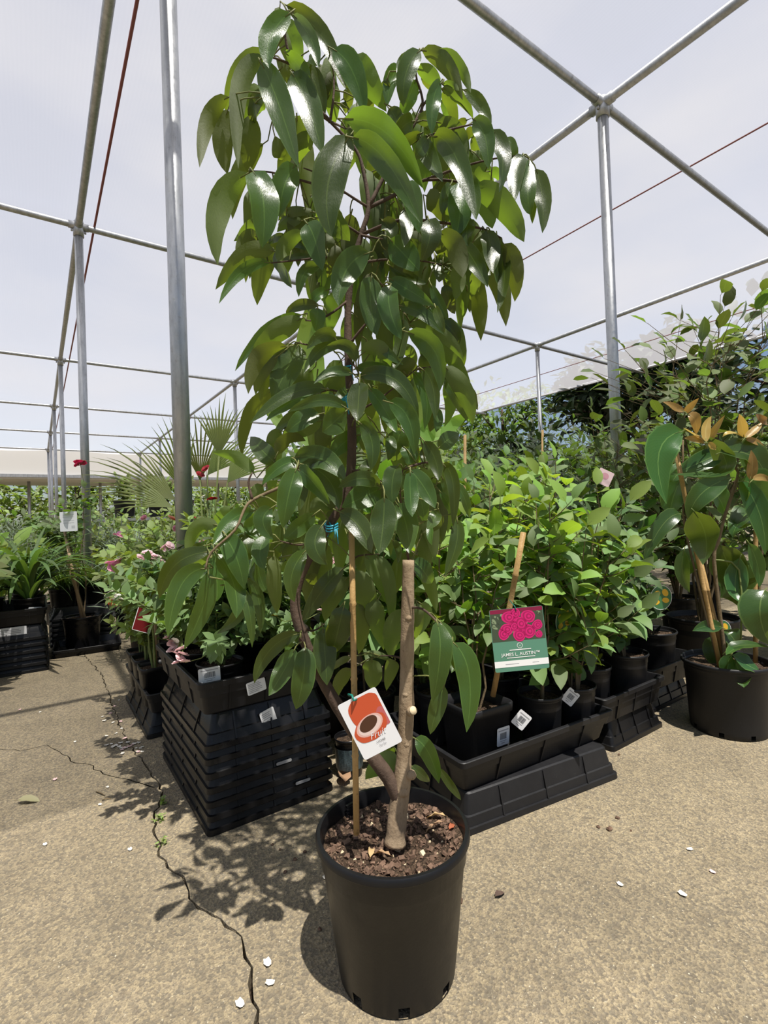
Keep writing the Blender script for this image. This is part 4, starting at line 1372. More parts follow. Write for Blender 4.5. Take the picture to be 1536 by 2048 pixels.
def shrub(name, label, cat, x, y, z0, pot, Hp, spread, nst, nleaf, tpl, s0=.8, s1=1.2, seed=1, stuff=False, group=None, smat=None, bare=.15, brl=.45, upr=.35, potmat=None, flowers=None, soil=.9, mix=None, solo=0):
    rng = random.Random(seed * 31 + 5)
    t = thing(name, label, cat, (x, y, z0), group)
    zz = 0
    if pot:
        if pot[0] == 'r':
            round_pot(t, pot[1], pot[2], 0, potmat, .8, soil, 28)
        else:
            square_pot(t, pot[1], pot[2], 0, potmat, .78, pot[3] if len(pot) > 3 else 0, soil)
        zz = pot[2] * soil - .004
    lines, seats = grow(rng, Hp, spread, nst, nleaf, bare, brl, upr)
    m_ = MB()
    for P, r0, r1 in lines:
        m_.tube([p + Vector((0, 0, zz)) for p in P], [r0 + (r1 - r0) * i / (len(P) - 1) for i in range(len(P))], 5, 0, False)
    m_.obj('stems', smat or TWIG, t)
    zo = Vector((0, 0, zz))
    if stuff:
        if solo:
            seats.sort(key=lambda q_: (q_[0] + zo + t.location - CAM).length)
            for p, d, up, tt in seats[:solo]:
                link('leaf', rng.choice(tpl), t, None, Matrix.Translation(p + zo) @ frame(d, up) @ Matrix.Scale(rng.uniform(s0, s1), 4))
        joined(seats[solo:], tpl, rng, s0, s1, 'foliage', t, tpl[0].materials[0], zo)
    else:
        for p, d, up, tt in seats:
            tp = tpl
            if mix and rng.random() < mix[1] * (.3 + tt):
                tp = mix[0]
            M4 = Matrix.Translation(p + zo) @ frame(d, up) @ Matrix.Scale(rng.uniform(s0, s1), 4)
            link('leaf', rng.choice(tp), t, None, M4)
    if flowers:
        for fm, fp in flowers:
            M4 = Matrix.Translation(fp - t.location) @ Matrix.Rotation(rng.uniform(0, 6), 4, 'Z') @ Matrix.Rotation(rng.uniform(.1, .9), 4, 'X')
            link('flower', fm, t, None, M4)
            q = MB()
            f_ = fp - t.location
            e = min(seats, key=lambda s_: (s_[0] + zo - f_).length)[0] + zo
            q.tube([f_, (f_ + e) / 2 + Vector((0, 0, -.01)), e], .0014, 4)
            q.obj('flower_stalk', GSTEM, t)
    return t


# roses: cupped petals in rings
def bloom(name, r, mat, seed=1, rings=((5, 1.0, .25), (5, .75, .65), (4, .5, 1.0), (3, .28, 1.25))):
    rng = random.Random(seed)
    b = MB()
    for n_, rr, tilt in rings:
        for k in range(n_):
            a = 2 * math.pi * k / n_ + rng.uniform(-.2, .2) + rr * 2
            d = Vector((math.cos(a), math.sin(a), 0))
            s = Vector((-math.sin(a), math.cos(a), 0))
            tl = tilt + rng.uniform(-.12, .12)
            V, Fc = [], []
            for i in range(4):
                t = i / 3
                rad = r * rr * (.15 + .85 * t)
                p = d * rad * math.cos(tl * (1 - .35 * t)) + Vector((0, 0, rad * math.sin(tl * (1 - .35 * t)) + .12 * r * (1 - rr)))
                w = r * rr * (.3, .62, .7, .42)[i]
                for u in (-1, 0, 1):
                    V.append(p + s * (u * w) - d * (abs(u) * w * .25) + Vector((0, 0, abs(u) * w * .22)))
            for i in range(3):
                for u in range(2):
                    Fc.append((i * 3 + u, i * 3 + u + 1, i * 3 + u + 4, i * 3 + u + 3))
            b.add(V, Fc)
    return b.me(name, mat)


def petal_mat(name, c):
    n = NT(name)
    tr = n.n('BsdfTranslucent')
    n.set(tr.inputs[0], c)
    p = n.princ(n.mix(n.noise(60, 2), c, tuple(min(1, x * 1.15 + .04) for x in c)), .55, 0, .3)
    mx = n.n('MixShader', Fac=.3)
    n.t.links.new(p, mx.inputs[1])
    n.t.links.new(tr.outputs[0], mx.inputs[2])
    return n.end(mx.outputs[0])


PINK = bloom('flower', .024, petal_mat('pink_petal', (0.84, 0.38, 0.55)), 1)
PALE = bloom('flower', .017, petal_mat('pale_pink_petal', (0.90, 0.66, 0.68)), 2)
WHT = bloom('flower', .012, petal_mat('white_petal', (0.90, 0.88, 0.80)), 3)
MAG = bloom('flower', .046, petal_mat('magenta_petal', (0.60, 0.02, 0.12)), 4)
REDF = bloom('flower', .026, petal_mat('red_petal', (0.36, 0.01, 0.02)), 5)
APR = bloom('flower', .03, petal_mat('apricot_petal', (0.8, 0.35, 0.2)), 6)
YEL = bloom('flower', .016, petal_mat('yellow_petal', (0.75, 0.6, 0.06)), 7)

# ================================================================== tray stack with the rose bushes, left of the lychee
RX, RY = .40, .62
SX, SY = .570, 1.752
flush()
names = ['lowest', 'second from the ground', 'third from the ground', 'fourth from the ground', 'fifth from the ground', 'sixth from the ground', 'topmost']
for k in range(7):
    tray(SX + .002 * math.sin(k * 3), SY + .002 * math.cos(k * 5), .039 * k, RX, RY, .095, 'upside-down black tray in the nested stack beside the lychee, ' + names[k], True, .004 * math.sin(k * 2.2), 'upside-down trays stacked beside the lychee', BLACKG if k == 6 else BLACK, .84)
top_tray = tray(SX - .012, SY + .006, .329, RX, RY, .096, 'upright black tray holding rose pots on top of the stack', False, 0.0, None, BLACKD, .9)
flush()
inv_top = [o for o in COL.objects if o.name.startswith('nursery_tray')][6]
YN = Vector((0, -1, 0))


def face_label(parent, x, z, yf, w, h, rot, kind, seed, mat=None):
    up = Vector((math.sin(rot), 0, math.cos(rot)))
    Mx = card_matrix(Vector((x, yf, z)), Vector((math.cos(rot), 0, -math.sin(rot))), up)
    return sticker(parent, Mx, w, h, kind, seed, mat)


p = gnd(503, 1376, .375)
face_label(top_tray, .525, .385, SY + .006 - .3055, .058, .038, -.16, 'txt', 3)
face_label(inv_top, .56, .285, SY - .296, .046, .046, -.28, 'txt', 4)
lab = flat_mat('torn_label', (.3, .3, .3), .6)
for k, xx in ((3, .60), (1, .66)):
    tr_ = [o for o in COL.objects if o.name.startswith('nursery_tray')][k]
    face_label(tr_, xx, .039 * k + .026, SY - .3105, .05, .009, 0, 'none', 9, lab)
pot_xy = [(.455, 1.57), (.66, 1.57), (.455, 1.76), (.66, 1.76), (.455, 1.94), (.66, 1.94)]
fl_by_bush = {
    0: [(PALE, (345, 1290, 1.50)), (PALE, (352, 1308, 1.48)), (PALE, (345, 1300, 1.49)), (WHT, (362, 1296, 1.49)), (PALE, (360, 1318, 1.47)), (PALE, (370, 1325, 1.47)), (PALE, (338, 1275, 1.51)), (PALE, (343, 1283, 1.5)), (PALE, (366, 1310, 1.47)), (PALE, (356, 1326, 1.47)), (WHT, (350, 1282, 1.49)), (WHT, (340, 1262, 1.52)), (PALE, (362, 1300, 1.48)), (WHT, (353, 1165, 1.6)), (WHT, (362, 1150, 1.62))],
    2: [(PALE, (288, 1122, 1.78)), (PALE, (300, 1112, 1.8)), (PALE, (282, 1116, 1.79)), (PALE, (294, 1106, 1.8)), (PALE, (296, 1128, 1.78)), (PALE, (312, 1114, 1.79)), (PALE, (330, 1094, 1.82)), (PALE, (340, 1092, 1.82)), (PALE, (306, 1120, 1.78)), (PALE, (320, 1122, 1.79)), (PALE, (336, 1098, 1.82)), (WHT, (346, 1180, 1.7)), (WHT, (338, 1190, 1.7))],
    4: [(PINK, (231, 1130, 1.95)), (PINK, (223, 1128, 1.96)), (PINK, (238, 1124, 1.95)), (PINK, (229, 1136, 1.95)), (WHT, (228, 1190, 1.92)), (WHT, (240, 1198, 1.92)), (WHT, (216, 1192, 1.92)), (WHT, (222, 1185, 1.92)), (WHT, (235, 1192, 1.92)), (WHT, (230, 1200, 1.92))],
    1: [(YEL, (552, 1232, 1.65)), (PALE, (665, 1125, 1.66)), (PALE, (672, 1100, 1.68)), (PALE, (668, 1094, 1.68)), (PALE, (684, 1096, 1.68)), (PALE, (660, 1118, 1.66)), (WHT, (656, 1104, 1.67)), (PALE, (662, 1132, 1.65)), (PALE, (680, 1088, 1.68)), (WHT, (664, 1108, 1.67)), (PALE, (676, 1112, 1.66)), (PALE, (645, 1222, 1.62))],
    3: [(PALE, (402, 1085, 1.85)), (WHT, (405, 1110, 1.85)), (PALE, (398, 1100, 1.86)), (PINK, (340, 1186, 1.8))],
    5: [(WHT, (500, 1160, 1.9)), (PALE, (560, 1160, 1.9))],
}
blab = ['with a pale pink spray hanging over the tray corner', 'with pale pink blooms beside the lychee stake', 'with clustered pale pink roses along the tray side', 'with pale roses behind the drooping lychee leaves', 'with bright pink flowers at the far tray corner', 'mostly green, at the far right of the tray']
for k, (x, y) in enumerate(pot_xy):
    fl = [(fm, dep(q[0], q[1], q[2] - (.07 if q[1] > 1255 else .2))) for fm, q in fl_by_bush[k]]
    shrub('potted_rose', 'small leaved potted rose, ' + blab[k], 'rose bush', x, y, .336, ('r', .072, .115), .40 + .03 * (k % 3), .24, 9, 1400, K_ROSEY if k in (2, 4) else K_ROSE, .9, 1.35, 50 + k, True, None, GSTEM, .04, .85, .22, None, fl, .9, None, 150)

flush()
# price labels on the pots inside the tray
pl_ = card_thing('price_label', 'white barcode price label standing inside the rose tray', 'label', card_matrix(gnd(419, 1350, .437), Vector((1, .0, 0)), Vector((0, .12, 1))), .062, .042, PAPER)
flat(pl_, 'print', barcode(.062, .042, 4), [INK, GINK])

# ================================================================== second tray behind it with square pots
tray(.55, 2.565, 0, RX, RY, .095, 'upside-down black tray on the ground behind the rose stack', True, 0, None, BLACK, .84)
tray(.555, 2.565, .094, RX, RY, .085, 'low black tray with three square pots behind the rose stack', False, 0, None, BLACKD, .9)
for k, (yy, nm) in enumerate(((2.40, 'with a pale wooden stake'), (2.57, 'middle one of the low tray'), (2.735, 'at the far end of the low tray'))):
    t = shrub('potted_rose_standard', 'young rose in a square black pot, ' + nm, 'rose bush', .415, yy, .102, ('s', .068, .165), .60 - .07 * k, .21 - .03 * k, 6, 800 - 150 * k, K_ROSEY, .95, 1.4, 70 + k, True, None, GSTEM, .35 if k == 0 else .15, .6)
    if k == 0:
        cane(t, [Vector((0, 0, .13)), Vector((.005, 0, .48))], .008, 'stake', WOOD, 3)
# red picture tag
Mx = card_matrix(dep(289, 1238, 2.1), rt0 * .6 + fwh * .5 + Vector((0, 0, -.35)), Vector((0, 0, 1)) - rt0 * .5)
t = card_thing('plant_tag', 'red picture tag tilted in the young roses by the low tray', 'tag', Mx, .075, .11, WHITE)
flat(t, 'print', [(rect(-.0355, -.053, .0355, .053), 0, .0003)], [flat_mat('red_print', (.13, .006, .008), .4)])
# pinkish tag behind the lychee leaves
Mx = card_matrix(dep(570, 1200, 1.72), rt0 + Vector((0, 0, -.25)), Vector((0, 0, 1)) - rt0 * .15)
t = card_thing('plant_tag', 'white edged coral picture tag standing in the small rose bushes', 'tag', Mx, .05, .12, WHITE)
flat(t, 'print', [(rect(-.02, -.055, .022, .03), 0, .0003)] + [(ell(-.008 + .012 * (q % 3), -.04 + .016 * q, .009, .009), 1, .0005) for q in range(5)], [flat_mat('coral_print', (.62, .16, .12), .4), flat_mat('coral_light', (.72, .36, .3), .4)])

# ================================================================== right row of trays
tray(1.262, 1.165, 0, .61, .40, .1, 'upside-down black tray on the ground under the square pot tray', True, math.radians(-8), None, BLACKD, .92)
t1 = tray(1.272, 1.195, .099, .66, .42, .1, 'black tray with the square pot and two round pots', False, math.radians(-4), None, BLACKD, .9)
tray(1.86, 1.31, 0, .36, .56, .1, 'upside-down black tray supporting the citrus tray', True, 0, None, BLACK, .84)
tray(1.848, 1.335, .099, .43, .62, .1, 'black tray of round citrus pots beside the square pot tray', False, 0, None, BLACKD, .9)
tray(2.31, 1.40, 0, .38, .56, .1, 'upside-down black tray behind the large magnolia pot', True, 0, None, BLACK, .84)
tray(2.29, 1.395, .099, .43, .62, .1, 'black tray behind the large magnolia pot', False, 0, None, BLACKD, .9)
TZ = .108
P1 = shrub('potted_climbing_rose', 'climbing rose in a labelled square black pot with leaning bamboo cane', 'plant', 1.108, 1.135, TZ, ('s', .088, .19, math.radians(-4)), .52, .15, 4, 70, K_CIT, .7, 1.1, 101, False, None, TWIG, .35, .6, .4, BLACKD, None, .82)
cane(P1, [dep(986, 1392, 1.555) - P1.location, dep(1047, 1065, 1.47) - P1.location], .0085)
flush()
sticker(P1, card_matrix(Vector((1.138, 1.135 - .0835, TZ + .095)), Vector((.9976, -.0698, 0)), Vector((0, -.085, 1))), .05, .056, 'bar', 6)
cit = [
    ('citrus_plant', 'glossy citrus plant in a round pot next to the square pot', 1.356, 1.085, TZ, .074, .17, .62, .17, 105, K_CIT),
    ('citrus_plant', 'low leafed citrus in the end pot of the square pot tray', 1.513, 1.062, TZ, .071, .17, .58, .17, 110, K_CIT),
    ('citrus_plant', 'bright citrus in the first round pot of the citrus tray', 1.715, 1.13, TZ, .074, .18, .66, .18, 115, K_CIT),
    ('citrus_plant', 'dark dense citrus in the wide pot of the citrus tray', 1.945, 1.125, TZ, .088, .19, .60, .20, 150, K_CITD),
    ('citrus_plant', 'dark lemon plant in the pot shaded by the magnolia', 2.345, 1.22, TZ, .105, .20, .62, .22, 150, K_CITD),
    ('citrus_plant', 'lime green citrus behind the square pot', 1.12, 1.33, TZ, .074, .17, .70, .17, 100, K_LIM),
    ('citrus_plant', 'citrus behind the pots of the square pot tray', 1.40, 1.30, TZ, .074, .17, .72, .17, 110, K_LIM),
    ('citrus_plant', 'yellow green citrus at the back of the citrus tray', 1.80, 1.42, TZ, .08, .18, .78, .20, 120, K_LIM),
    ('citrus_plant', 'upright dark citrus at the back of the citrus tray', 2.0, 1.55, TZ, .08, .18, .85, .20, 120, K_CIT),
]
for k, (nm, lb, x, y, z, r, h, hp_, sp, nlf, tp) in enumerate(cit):
    shrub(nm, lb, 'plant', x, y, z, ('r', r, h), hp_ * 1.05, sp * 1.15, 5, int(nlf * 1.5), tp, .85, 1.35, 120 + k, False, 'potted citrus in the right hand trays', TWIG, .03, .6, .4, BLACKD, None, .88, (K_LIM, .35) if tp is K_CIT else None)
flush()
# diamond price tags hanging on the pots
for px, py, d, lb in ((1043, 1440, 1.52, 'grey barcode tag on edge between the square pot and first round pot'), (1141, 1394, 1.67, 'grey barcode tag on edge between the two round pots')):
    Mx = card_matrix(dep(px, py, d), rt0 * .75 + Vector((0, 0, -.66)), Vector((0, 0, .75)) + rt0 * .6)
    t = card_thing('price_label', lb, 'label', Mx, .044, .05, PAPER)
    flat(t, 'print', barcode(.044, .05, 8), [INK, GINK])

# the rose picture tag
cs = [dep(977, 1221, 1.425), dep(1082, 1211, 1.425), dep(1102, 1336, 1.415), dep(992, 1345, 1.415)]
ctr = sum(cs, Vector()) / 4
w_, h_ = ((cs[1] - cs[0]).length + (cs[2] - cs[3]).length) / 2, ((cs[0] - cs[3]).length + (cs[1] - cs[2]).length) / 2
Mt = card_matrix(ctr, cs[1] - cs[0], (cs[0] + cs[1]) - (cs[2] + cs[3]))
GRN = flat_mat('tag_green', (0.10, 0.25, 0.17), .35)
tj = card_thing('plant_tag', 'large rose tag, crimson blooms over green panel, hanging from the bamboo cane', 'tag', Mt, w_, h_, GRN)
MG, DMG, GRD, GRL, WH = flat_mat('tag_magenta', (.62, .015, .16), .35), flat_mat('tag_crimson', (.36, .008, .09), .35), flat_mat('tag_leaf_dark', (.055, .075, .045), .4), flat_mat('tag_leaf_light', (.22, .28, .16), .4), flat_mat('tag_white', (.82, .82, .8), .35)
BURG = flat_mat('tag_burgundy', (.22, .012, .05), .35)
X, Y = w_ / 2, h_ / 2
pl = [(rect(-X * .98, -.02 * h_, X * .98, Y * .99), 2, .0003), (rect(-X * .98, Y * .86, X * .98, Y * .99), 5, .0004)]
rr = random.Random(5)
for q in range(60):
    cx, cy = rr.uniform(-.9, .9) * X, rr.uniform(.05, .84) * Y
    pl.append((ell(cx, cy, rr.uniform(.02, .06) * w_, rr.uniform(.012, .03) * w_, rr.uniform(0, 3), 8), 3 if rr.random() < .5 else 2, .0005))
for q, (cx, cy, r_) in enumerate(((-.3, .72, .13), (-.05, .82, .1), (-.55, .2, .11), (-.42, .34, .12), (-.15, .42, .1), (.12, .48, .13), (.42, .70, .13), (.72, .40, .1), (.40, .22, .13), (.02, .12, .12), (.75, .1, .07))):
    for e, (f, mi) in enumerate(((1, 0), (.8, 1), (.62, 0), (.42, 1), (.22, 0))):
        pl.append((ell(cx * X + .004 * e * w_, cy * Y, r_ * f * w_, r_ * f * w_ * .9, q, 16, .06, q + e), mi, .0006 + .00006 * e))
pl.append((rect(-X, -Y * .86, X, -Y * .66), 4, .0004))
pl += [(ell(0, -.12 * h_ + .02 * h_, .052 * w_, .052 * w_), 4, .0004), (ell(0, -.1 * h_, .044 * w_, .044 * w_), 6, .0005)]
flat(tj, 'rose_print', pl, [MG, DMG, GRD, GRL, WH, BURG, GRN])
text(tj, 'JAMES L. AUSTIN\u2122', h_ * .075, (0, -h_ * .235, .0009), WH, 0, .00005)
text(tj, 'v', h_ * .05, (0, -h_ * .1, .0009), WH)
flat(tj, 'small_print', [(rect(-.2 * w_, -h_ * .172, .2 * w_, -h_ * .158), 0, .0006), (rect(-.26 * w_, -h_ * .292, .26 * w_, -h_ * .28), 0, .0006), (rect(-.3 * w_, -h_ * .388, -.05 * w_, -h_ * .380), 1, .0006), (rect(.2 * w_, -h_ * .388, .32 * w_, -h_ * .380), 1, .0006)], [WH, GINK])
tb = MB()
Wm = tj.matrix_world.inverted()
hole = Vector((0, Y * .9, .0005))
tb.tube([hole + Vector((0, 0, .001)), hole + Vector((-.002, .012, .002)), Wm @ dep(1019, 1200, 1.475)], .0013, 5)
tb.obj('tag_tie', TEAL, tj)

# round lemon tags
LEM, LMG = flat_mat('lemon_print', (.72, .42, .03), .35), flat_mat('lemon_leaf_print', (.05, .16, .06), .35)
for k, (px, py, d, r_, lb) in enumerate(((1128, 1240, 1.66, .046, 'round lemon picture tag with white edge beside the rose tag'), (1322, 1195, 2.0, .048, 'round lemon picture tag in the dark citrus'), (1443, 1262, 2.3, .05, 'round lemon picture tag behind the magnolia canes'))):
    c = dep(px, py, d)
    Mx = card_matrix(c, rt0 * .8 + fwh * (.6 if k == 0 else .15), Vector((0, 0, 1)) + rt0 * .1)
    t = thing('plant_tag', lb, 'tag', (0, 0, 0), 'round lemon tags')
    t.matrix_world = Mx
    b = MB()
    b.lathe([(.0001, -.0008), (r_, -.0008), (r_, .0004), (.0001, .0004)], 36)
    b.obj('card', LMG, t, False)
    b = MB()
    b.lathe([(r_ * .985, .0003), (r_ * 1.02, .0003), (r_ * 1.02, .0012), (r_ * .985, .0012)], 36)
    b.obj('white_edge', WHITE, t, False)
    flat(t, 'lemon_print', [(ell(-.4 * r_, .3 * r_, .36 * r_, .26 * r_, .5), 0, .0007), (ell(.4 * r_, .38 * r_, .34 * r_, .26 * r_, -.9), 0, .0007), (ell(.02 * r_, -.1 * r_, .3 * r_, .25 * r_, .2), 1, .0008), (ell(-.42 * r_, -.35 * r_, .3 * r_, .22 * r_, .3), 0, .0008), (ell(.42 * r_, -.25 * r_, .33 * r_, .22 * r_, -.2), 0, .0009)], [LEM, LMG])

# ================================================================== large magnolia-like plant at the right edge
MGX, MGY = 2.215, .868
mag = thing('potted_magnolia', 'large leaved magnolia with bronze new tips and bamboo canes in a wide black pot', 'plant', (MGX, MGY, 0))
round_pot(mag, .155, .27, 0, BLACKD, .84, .9, 48)
md = 1.965


def mp_(x, y, d=md):
    return dep(x, y, d) - mag.location


for P in (((1440, 1335, 1.95), (1345, 870, 1.93)), ((1449, 1320, 1.98), (1398, 1110, 1.98), ), ((1511, 1330, 2.0), (1512, 900, 2.0))):
    cane(mag, [mp_(*P[0]), mp_(*P[-1])], .0085, 'bamboo_cane', None, .14)
def mstem(pts, r0, r1):
    P = spline([mp_(*q) for q in pts], 3)
    m_ = MB()
    m_.tube(P, [r0 + (r1 - r0) * i / (len(P) - 1) for i in range(len(P))], 7)
    m_.obj('stem', GSTEM if r0 < .0045 else TWIG, mag)
mstem([(1452, 1330, 1.96), (1442, 1250, 1.96), (1428, 1120, 1.96), (1436, 1085, 1.96), (1450, 1030, 1.95), (1475, 955, 1.94), (1470, 935, 1.94), (1440, 900, 1.93), (1413, 880, 1.92)], .008, .004)
mstem([(1511, 1330, 2.0), (1520, 1150, 1.99), (1530, 1000, 1.97), (1505, 960, 1.95), (1500, 880, 1.95)], .007, .003)
mstem([(1440, 1340, 1.95), (1375, 1080, 1.95), (1366, 1000, 1.95), (1366, 880, 1.95)], .005, .003)
mstem([(1428, 1120, 1.96), (1478, 1140, 1.94), (1482, 1280, 1.9)], .004, .003)
ML = [ # base, mid, tip, width px, depth, new
 (1367, 862, 1318, 905, 1333, 1008, 62, 1.86, 0), (1460, 955, 1400, 990, 1378, 1042, 44, 1.88, 0), (1362, 1028, 1325, 1050, 1285, 1128, 34, 1.9, 0), (1358, 1030, 1335, 1045, 1318, 1068, 24, 1.92, 0), (1388, 1022, 1412, 1075, 1406, 1130, 66, 1.83, 0),
 (1480, 955, 1520, 1030, 1530, 1110, 40, 1.88, 0), (1484, 962, 1525, 985, 1560, 1060, 70, 1.9, 0), (1410, 870, 1450, 940, 1345, 948, 40, 1.9, 0), (1440, 905, 1400, 925, 1340, 950, 40, 1.93, 0), (1410, 890, 1395, 920, 1370, 935, 36, 1.95, 0), (1440, 905, 1500, 910, 1530, 950, 60, 1.9, 0),
 (1440, 1090, 1458, 1140, 1462, 1185, 62, 2.0, 0), (1480, 1115, 1470, 1170, 1480, 1205, 40, 1.95, 0), (1497, 1085, 1515, 1130, 1519, 1175, 26, 1.9, 0), (1500, 1120, 1490, 1160, 1482, 1200, 44, 1.98, 0), (1368, 1100, 1365, 1145, 1379, 1185, 26, 1.92, 0),
 (1360, 960, 1345, 1000, 1340, 1030, 46, 1.98, 0), (1400, 1085, 1380, 1120, 1375, 1150, 40, 2.02, 0), (1530, 1180, 1520, 1230, 1540, 1290, 70, 1.85, 0), (1455, 1300, 1490, 1290, 1545, 1295, 24, 1.85, 0), (1482, 1290, 1468, 1298, 1452, 1310, 22, 1.84, 0),
 (1465, 1310, 1495, 1330, 1520, 1342, 40, 1.85, 0), (1470, 1318, 1480, 1350, 1488, 1375, 40, 1.86, 0), (1462, 1310, 1455, 1335, 1458, 1360, 28, 1.9, 0), (1445, 1255, 1415, 1252, 1385, 1262, 24, 1.95, 0), (1450, 1260, 1465, 1275, 1480, 1300, 40, 2.0, 0), (1430, 1270, 1435, 1310, 1450, 1345, 46, 2.02, 0),
 (1520, 1010, 1490, 1030, 1470, 1060, 50, 2.0, 0), (1510, 1050, 1480, 1045, 1465, 1075, 40, 2.0, 0), (1430, 1150, 1470, 1180, 1480, 1215, 60, 2.04, 0), (1420, 980, 1440, 1000, 1450, 1030, 46, 2.0, 0), (1530, 890, 1510, 920, 1520, 960, 50, 1.95, 0), (1385, 935, 1352, 952, 1340, 990, 40, 2.0, 0),
 (1370, 824, 1345, 812, 1325, 804, 14, 1.9, 1), (1370, 826, 1382, 812, 1398, 796, 13, 1.9, 1), (1375, 830, 1390, 840, 1392, 870, 22, 1.88, 1), (1413, 885, 1390, 878, 1368, 876, 14, 1.88, 1), (1413, 885, 1412, 855, 1423, 832, 16, 1.88, 1), (1416, 885, 1430, 860, 1450, 830, 14, 1.88, 1), (1415, 886, 1425, 893, 1432, 900, 12, 1.87, 1), (1412, 884, 1385, 868, 1366, 855, 14, 1.88, 1),
 (1488, 876, 1484, 850, 1478, 828, 18, 1.9, 1), (1488, 876, 1462, 866, 1445, 874, 13, 1.9, 1), (1490, 876, 1510, 860, 1525, 844, 14, 1.9, 1), (1490, 878, 1512, 884, 1530, 896, 13, 1.9, 1), (1500, 960, 1505, 930, 1502, 900, 18, 1.86, 1), (1505, 960, 1525, 955, 1545, 965, 14, 1.86, 1), (1536, 850, 1525, 838, 1512, 828, 14, 1.9, 1)]
rm = random.Random(9)
for bx, by, mx, my, tx, ty, wpx, d, new in ML:
    B, Mi, T = mp_(bx, by, d + rm.uniform(-.02, .05)), mp_(mx, my, d), mp_(tx, ty, d + rm.uniform(-.04, .04))
    pts = bez(B, Mi, T, 8)
    wd = []
    roll = rm.gauss(0, .3)
    for i, p in enumerate(pts):
        tt = (pts[min(i + 1, 8)] - pts[max(i - 1, 0)]).normalized()
        nv = (CAM - mag.location - p).normalized() + Vector((0, 0, .5))
        nv = (nv - tt * nv.dot(tt)).normalized()
        sd = nv.cross(tt)
        nr = nv * math.cos(roll) + sd * math.sin(roll)
        wd.append((nr.cross(tt), nr))
    V, Fc, U = leaf_grid(pts, wd, wpx * d / F * 1.05, 'ovate', .25, .08, rm.uniform(0, 6), 4)
    m_ = MB()
    m_.add(V, [tuple(reversed(f)) for f in Fc], 0, U)
    q = m_.F[0]
    if (m_.V[q[1]] - m_.V[q[0]]).cross(m_.V[q[2]] - m_.V[q[0]]).dot(wd[0][1]) < 0:
        m_.F = [tuple(reversed(f)) for f in m_.F]
    m_.tube([B - (pts[1] - pts[0]).normalized() * .02 + Vector((0, 0, -.006)), B, pts[1]], [.002, .0018, .001], 4, 1)
    o = m_.obj('leaf', [NEWL if new else BIG, GSTEM], mag)

# ================================================================== tall loose shrub behind the magnolia
cam_t = shrub('tall_shrub', 'tall open shrub with rounded leaves and thin dark twigs behind the magnolia', 'shrub', 2.86, 1.22, 0, ('r', .17, .30), 1.72, .66, 9, 300, K_CAM, .95, 1.5, 201, False, None, TWIG, .25, .55, .35, BLACKD, None, .9)
shrub('tall_shrub', 'second open twiggy shrub with rounded leaves, nearer the right hand post', 'shrub', 2.88, 1.66, 0, ('r', .15, .28), 1.22, .5, 7, 260, K_CAM, .75, 1.15, 202, False, None, TWIG, .2, .5, .35, BLACKD, None, .9)
# ================================================================== shrubs filling the rows behind the trays
mid = [
    (1.02, 1.62, .80, .22, 4, 85, K_MED, 'broad leaved potted plant in the dark gap behind the lychee trunk'),
    (1.28, 1.60, .78, .22, 4, 95, K_MED, 'broad leaved potted plant just behind the square pot tray'),
    (1.60, 1.72, .86, .24, 5, 110, K_CIT, 'leafy citrus in the second row behind the square pot tray'),
    (1.50, 2.05, .98, .26, 4, 75, K_LONG, 'mango seedling with long arching leaves behind the citrus'),
    (1.92, 1.98, .98, .26, 5, 120, K_LIM, 'yellow green shrub in the second row behind the citrus tray'),
    (2.25, 1.88, .94, .26, 5, 130, K_CIT, 'green gardenia in the second row near the post'),
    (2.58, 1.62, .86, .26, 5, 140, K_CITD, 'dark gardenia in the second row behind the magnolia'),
    (1.22, 2.30, .95, .26, 4, 80, K_MED, 'broad leaved plant two rows behind the lychee'),
    (1.80, 2.45, 1.12, .30, 5, 110, K_MEDY, 'pale green broad leaved plant in the third row'),
    (2.25, 2.35, 1.02, .28, 5, 120, K_CIT, 'gardenia in the third row with a pink tag beside it'),
    (2.70, 2.15, 1.02, .28, 5, 140, K_CITD, 'dense dark gardenia in the third row by the post'),
]
for k, (x, y, h, sp, ns, nlf, tp, lb) in enumerate(mid):
    shrub('potted_shrub', lb, 'shrub', x, y, 0, ('r', .11, .22), h * 1.04, sp * 1.15, ns + 1, int(nlf * 1.45), tp, .9, 1.4, 220 + k, False, None, GSTEM if k % 2 else TWIG, .12, .55, .4, BLACKD, None, .88)
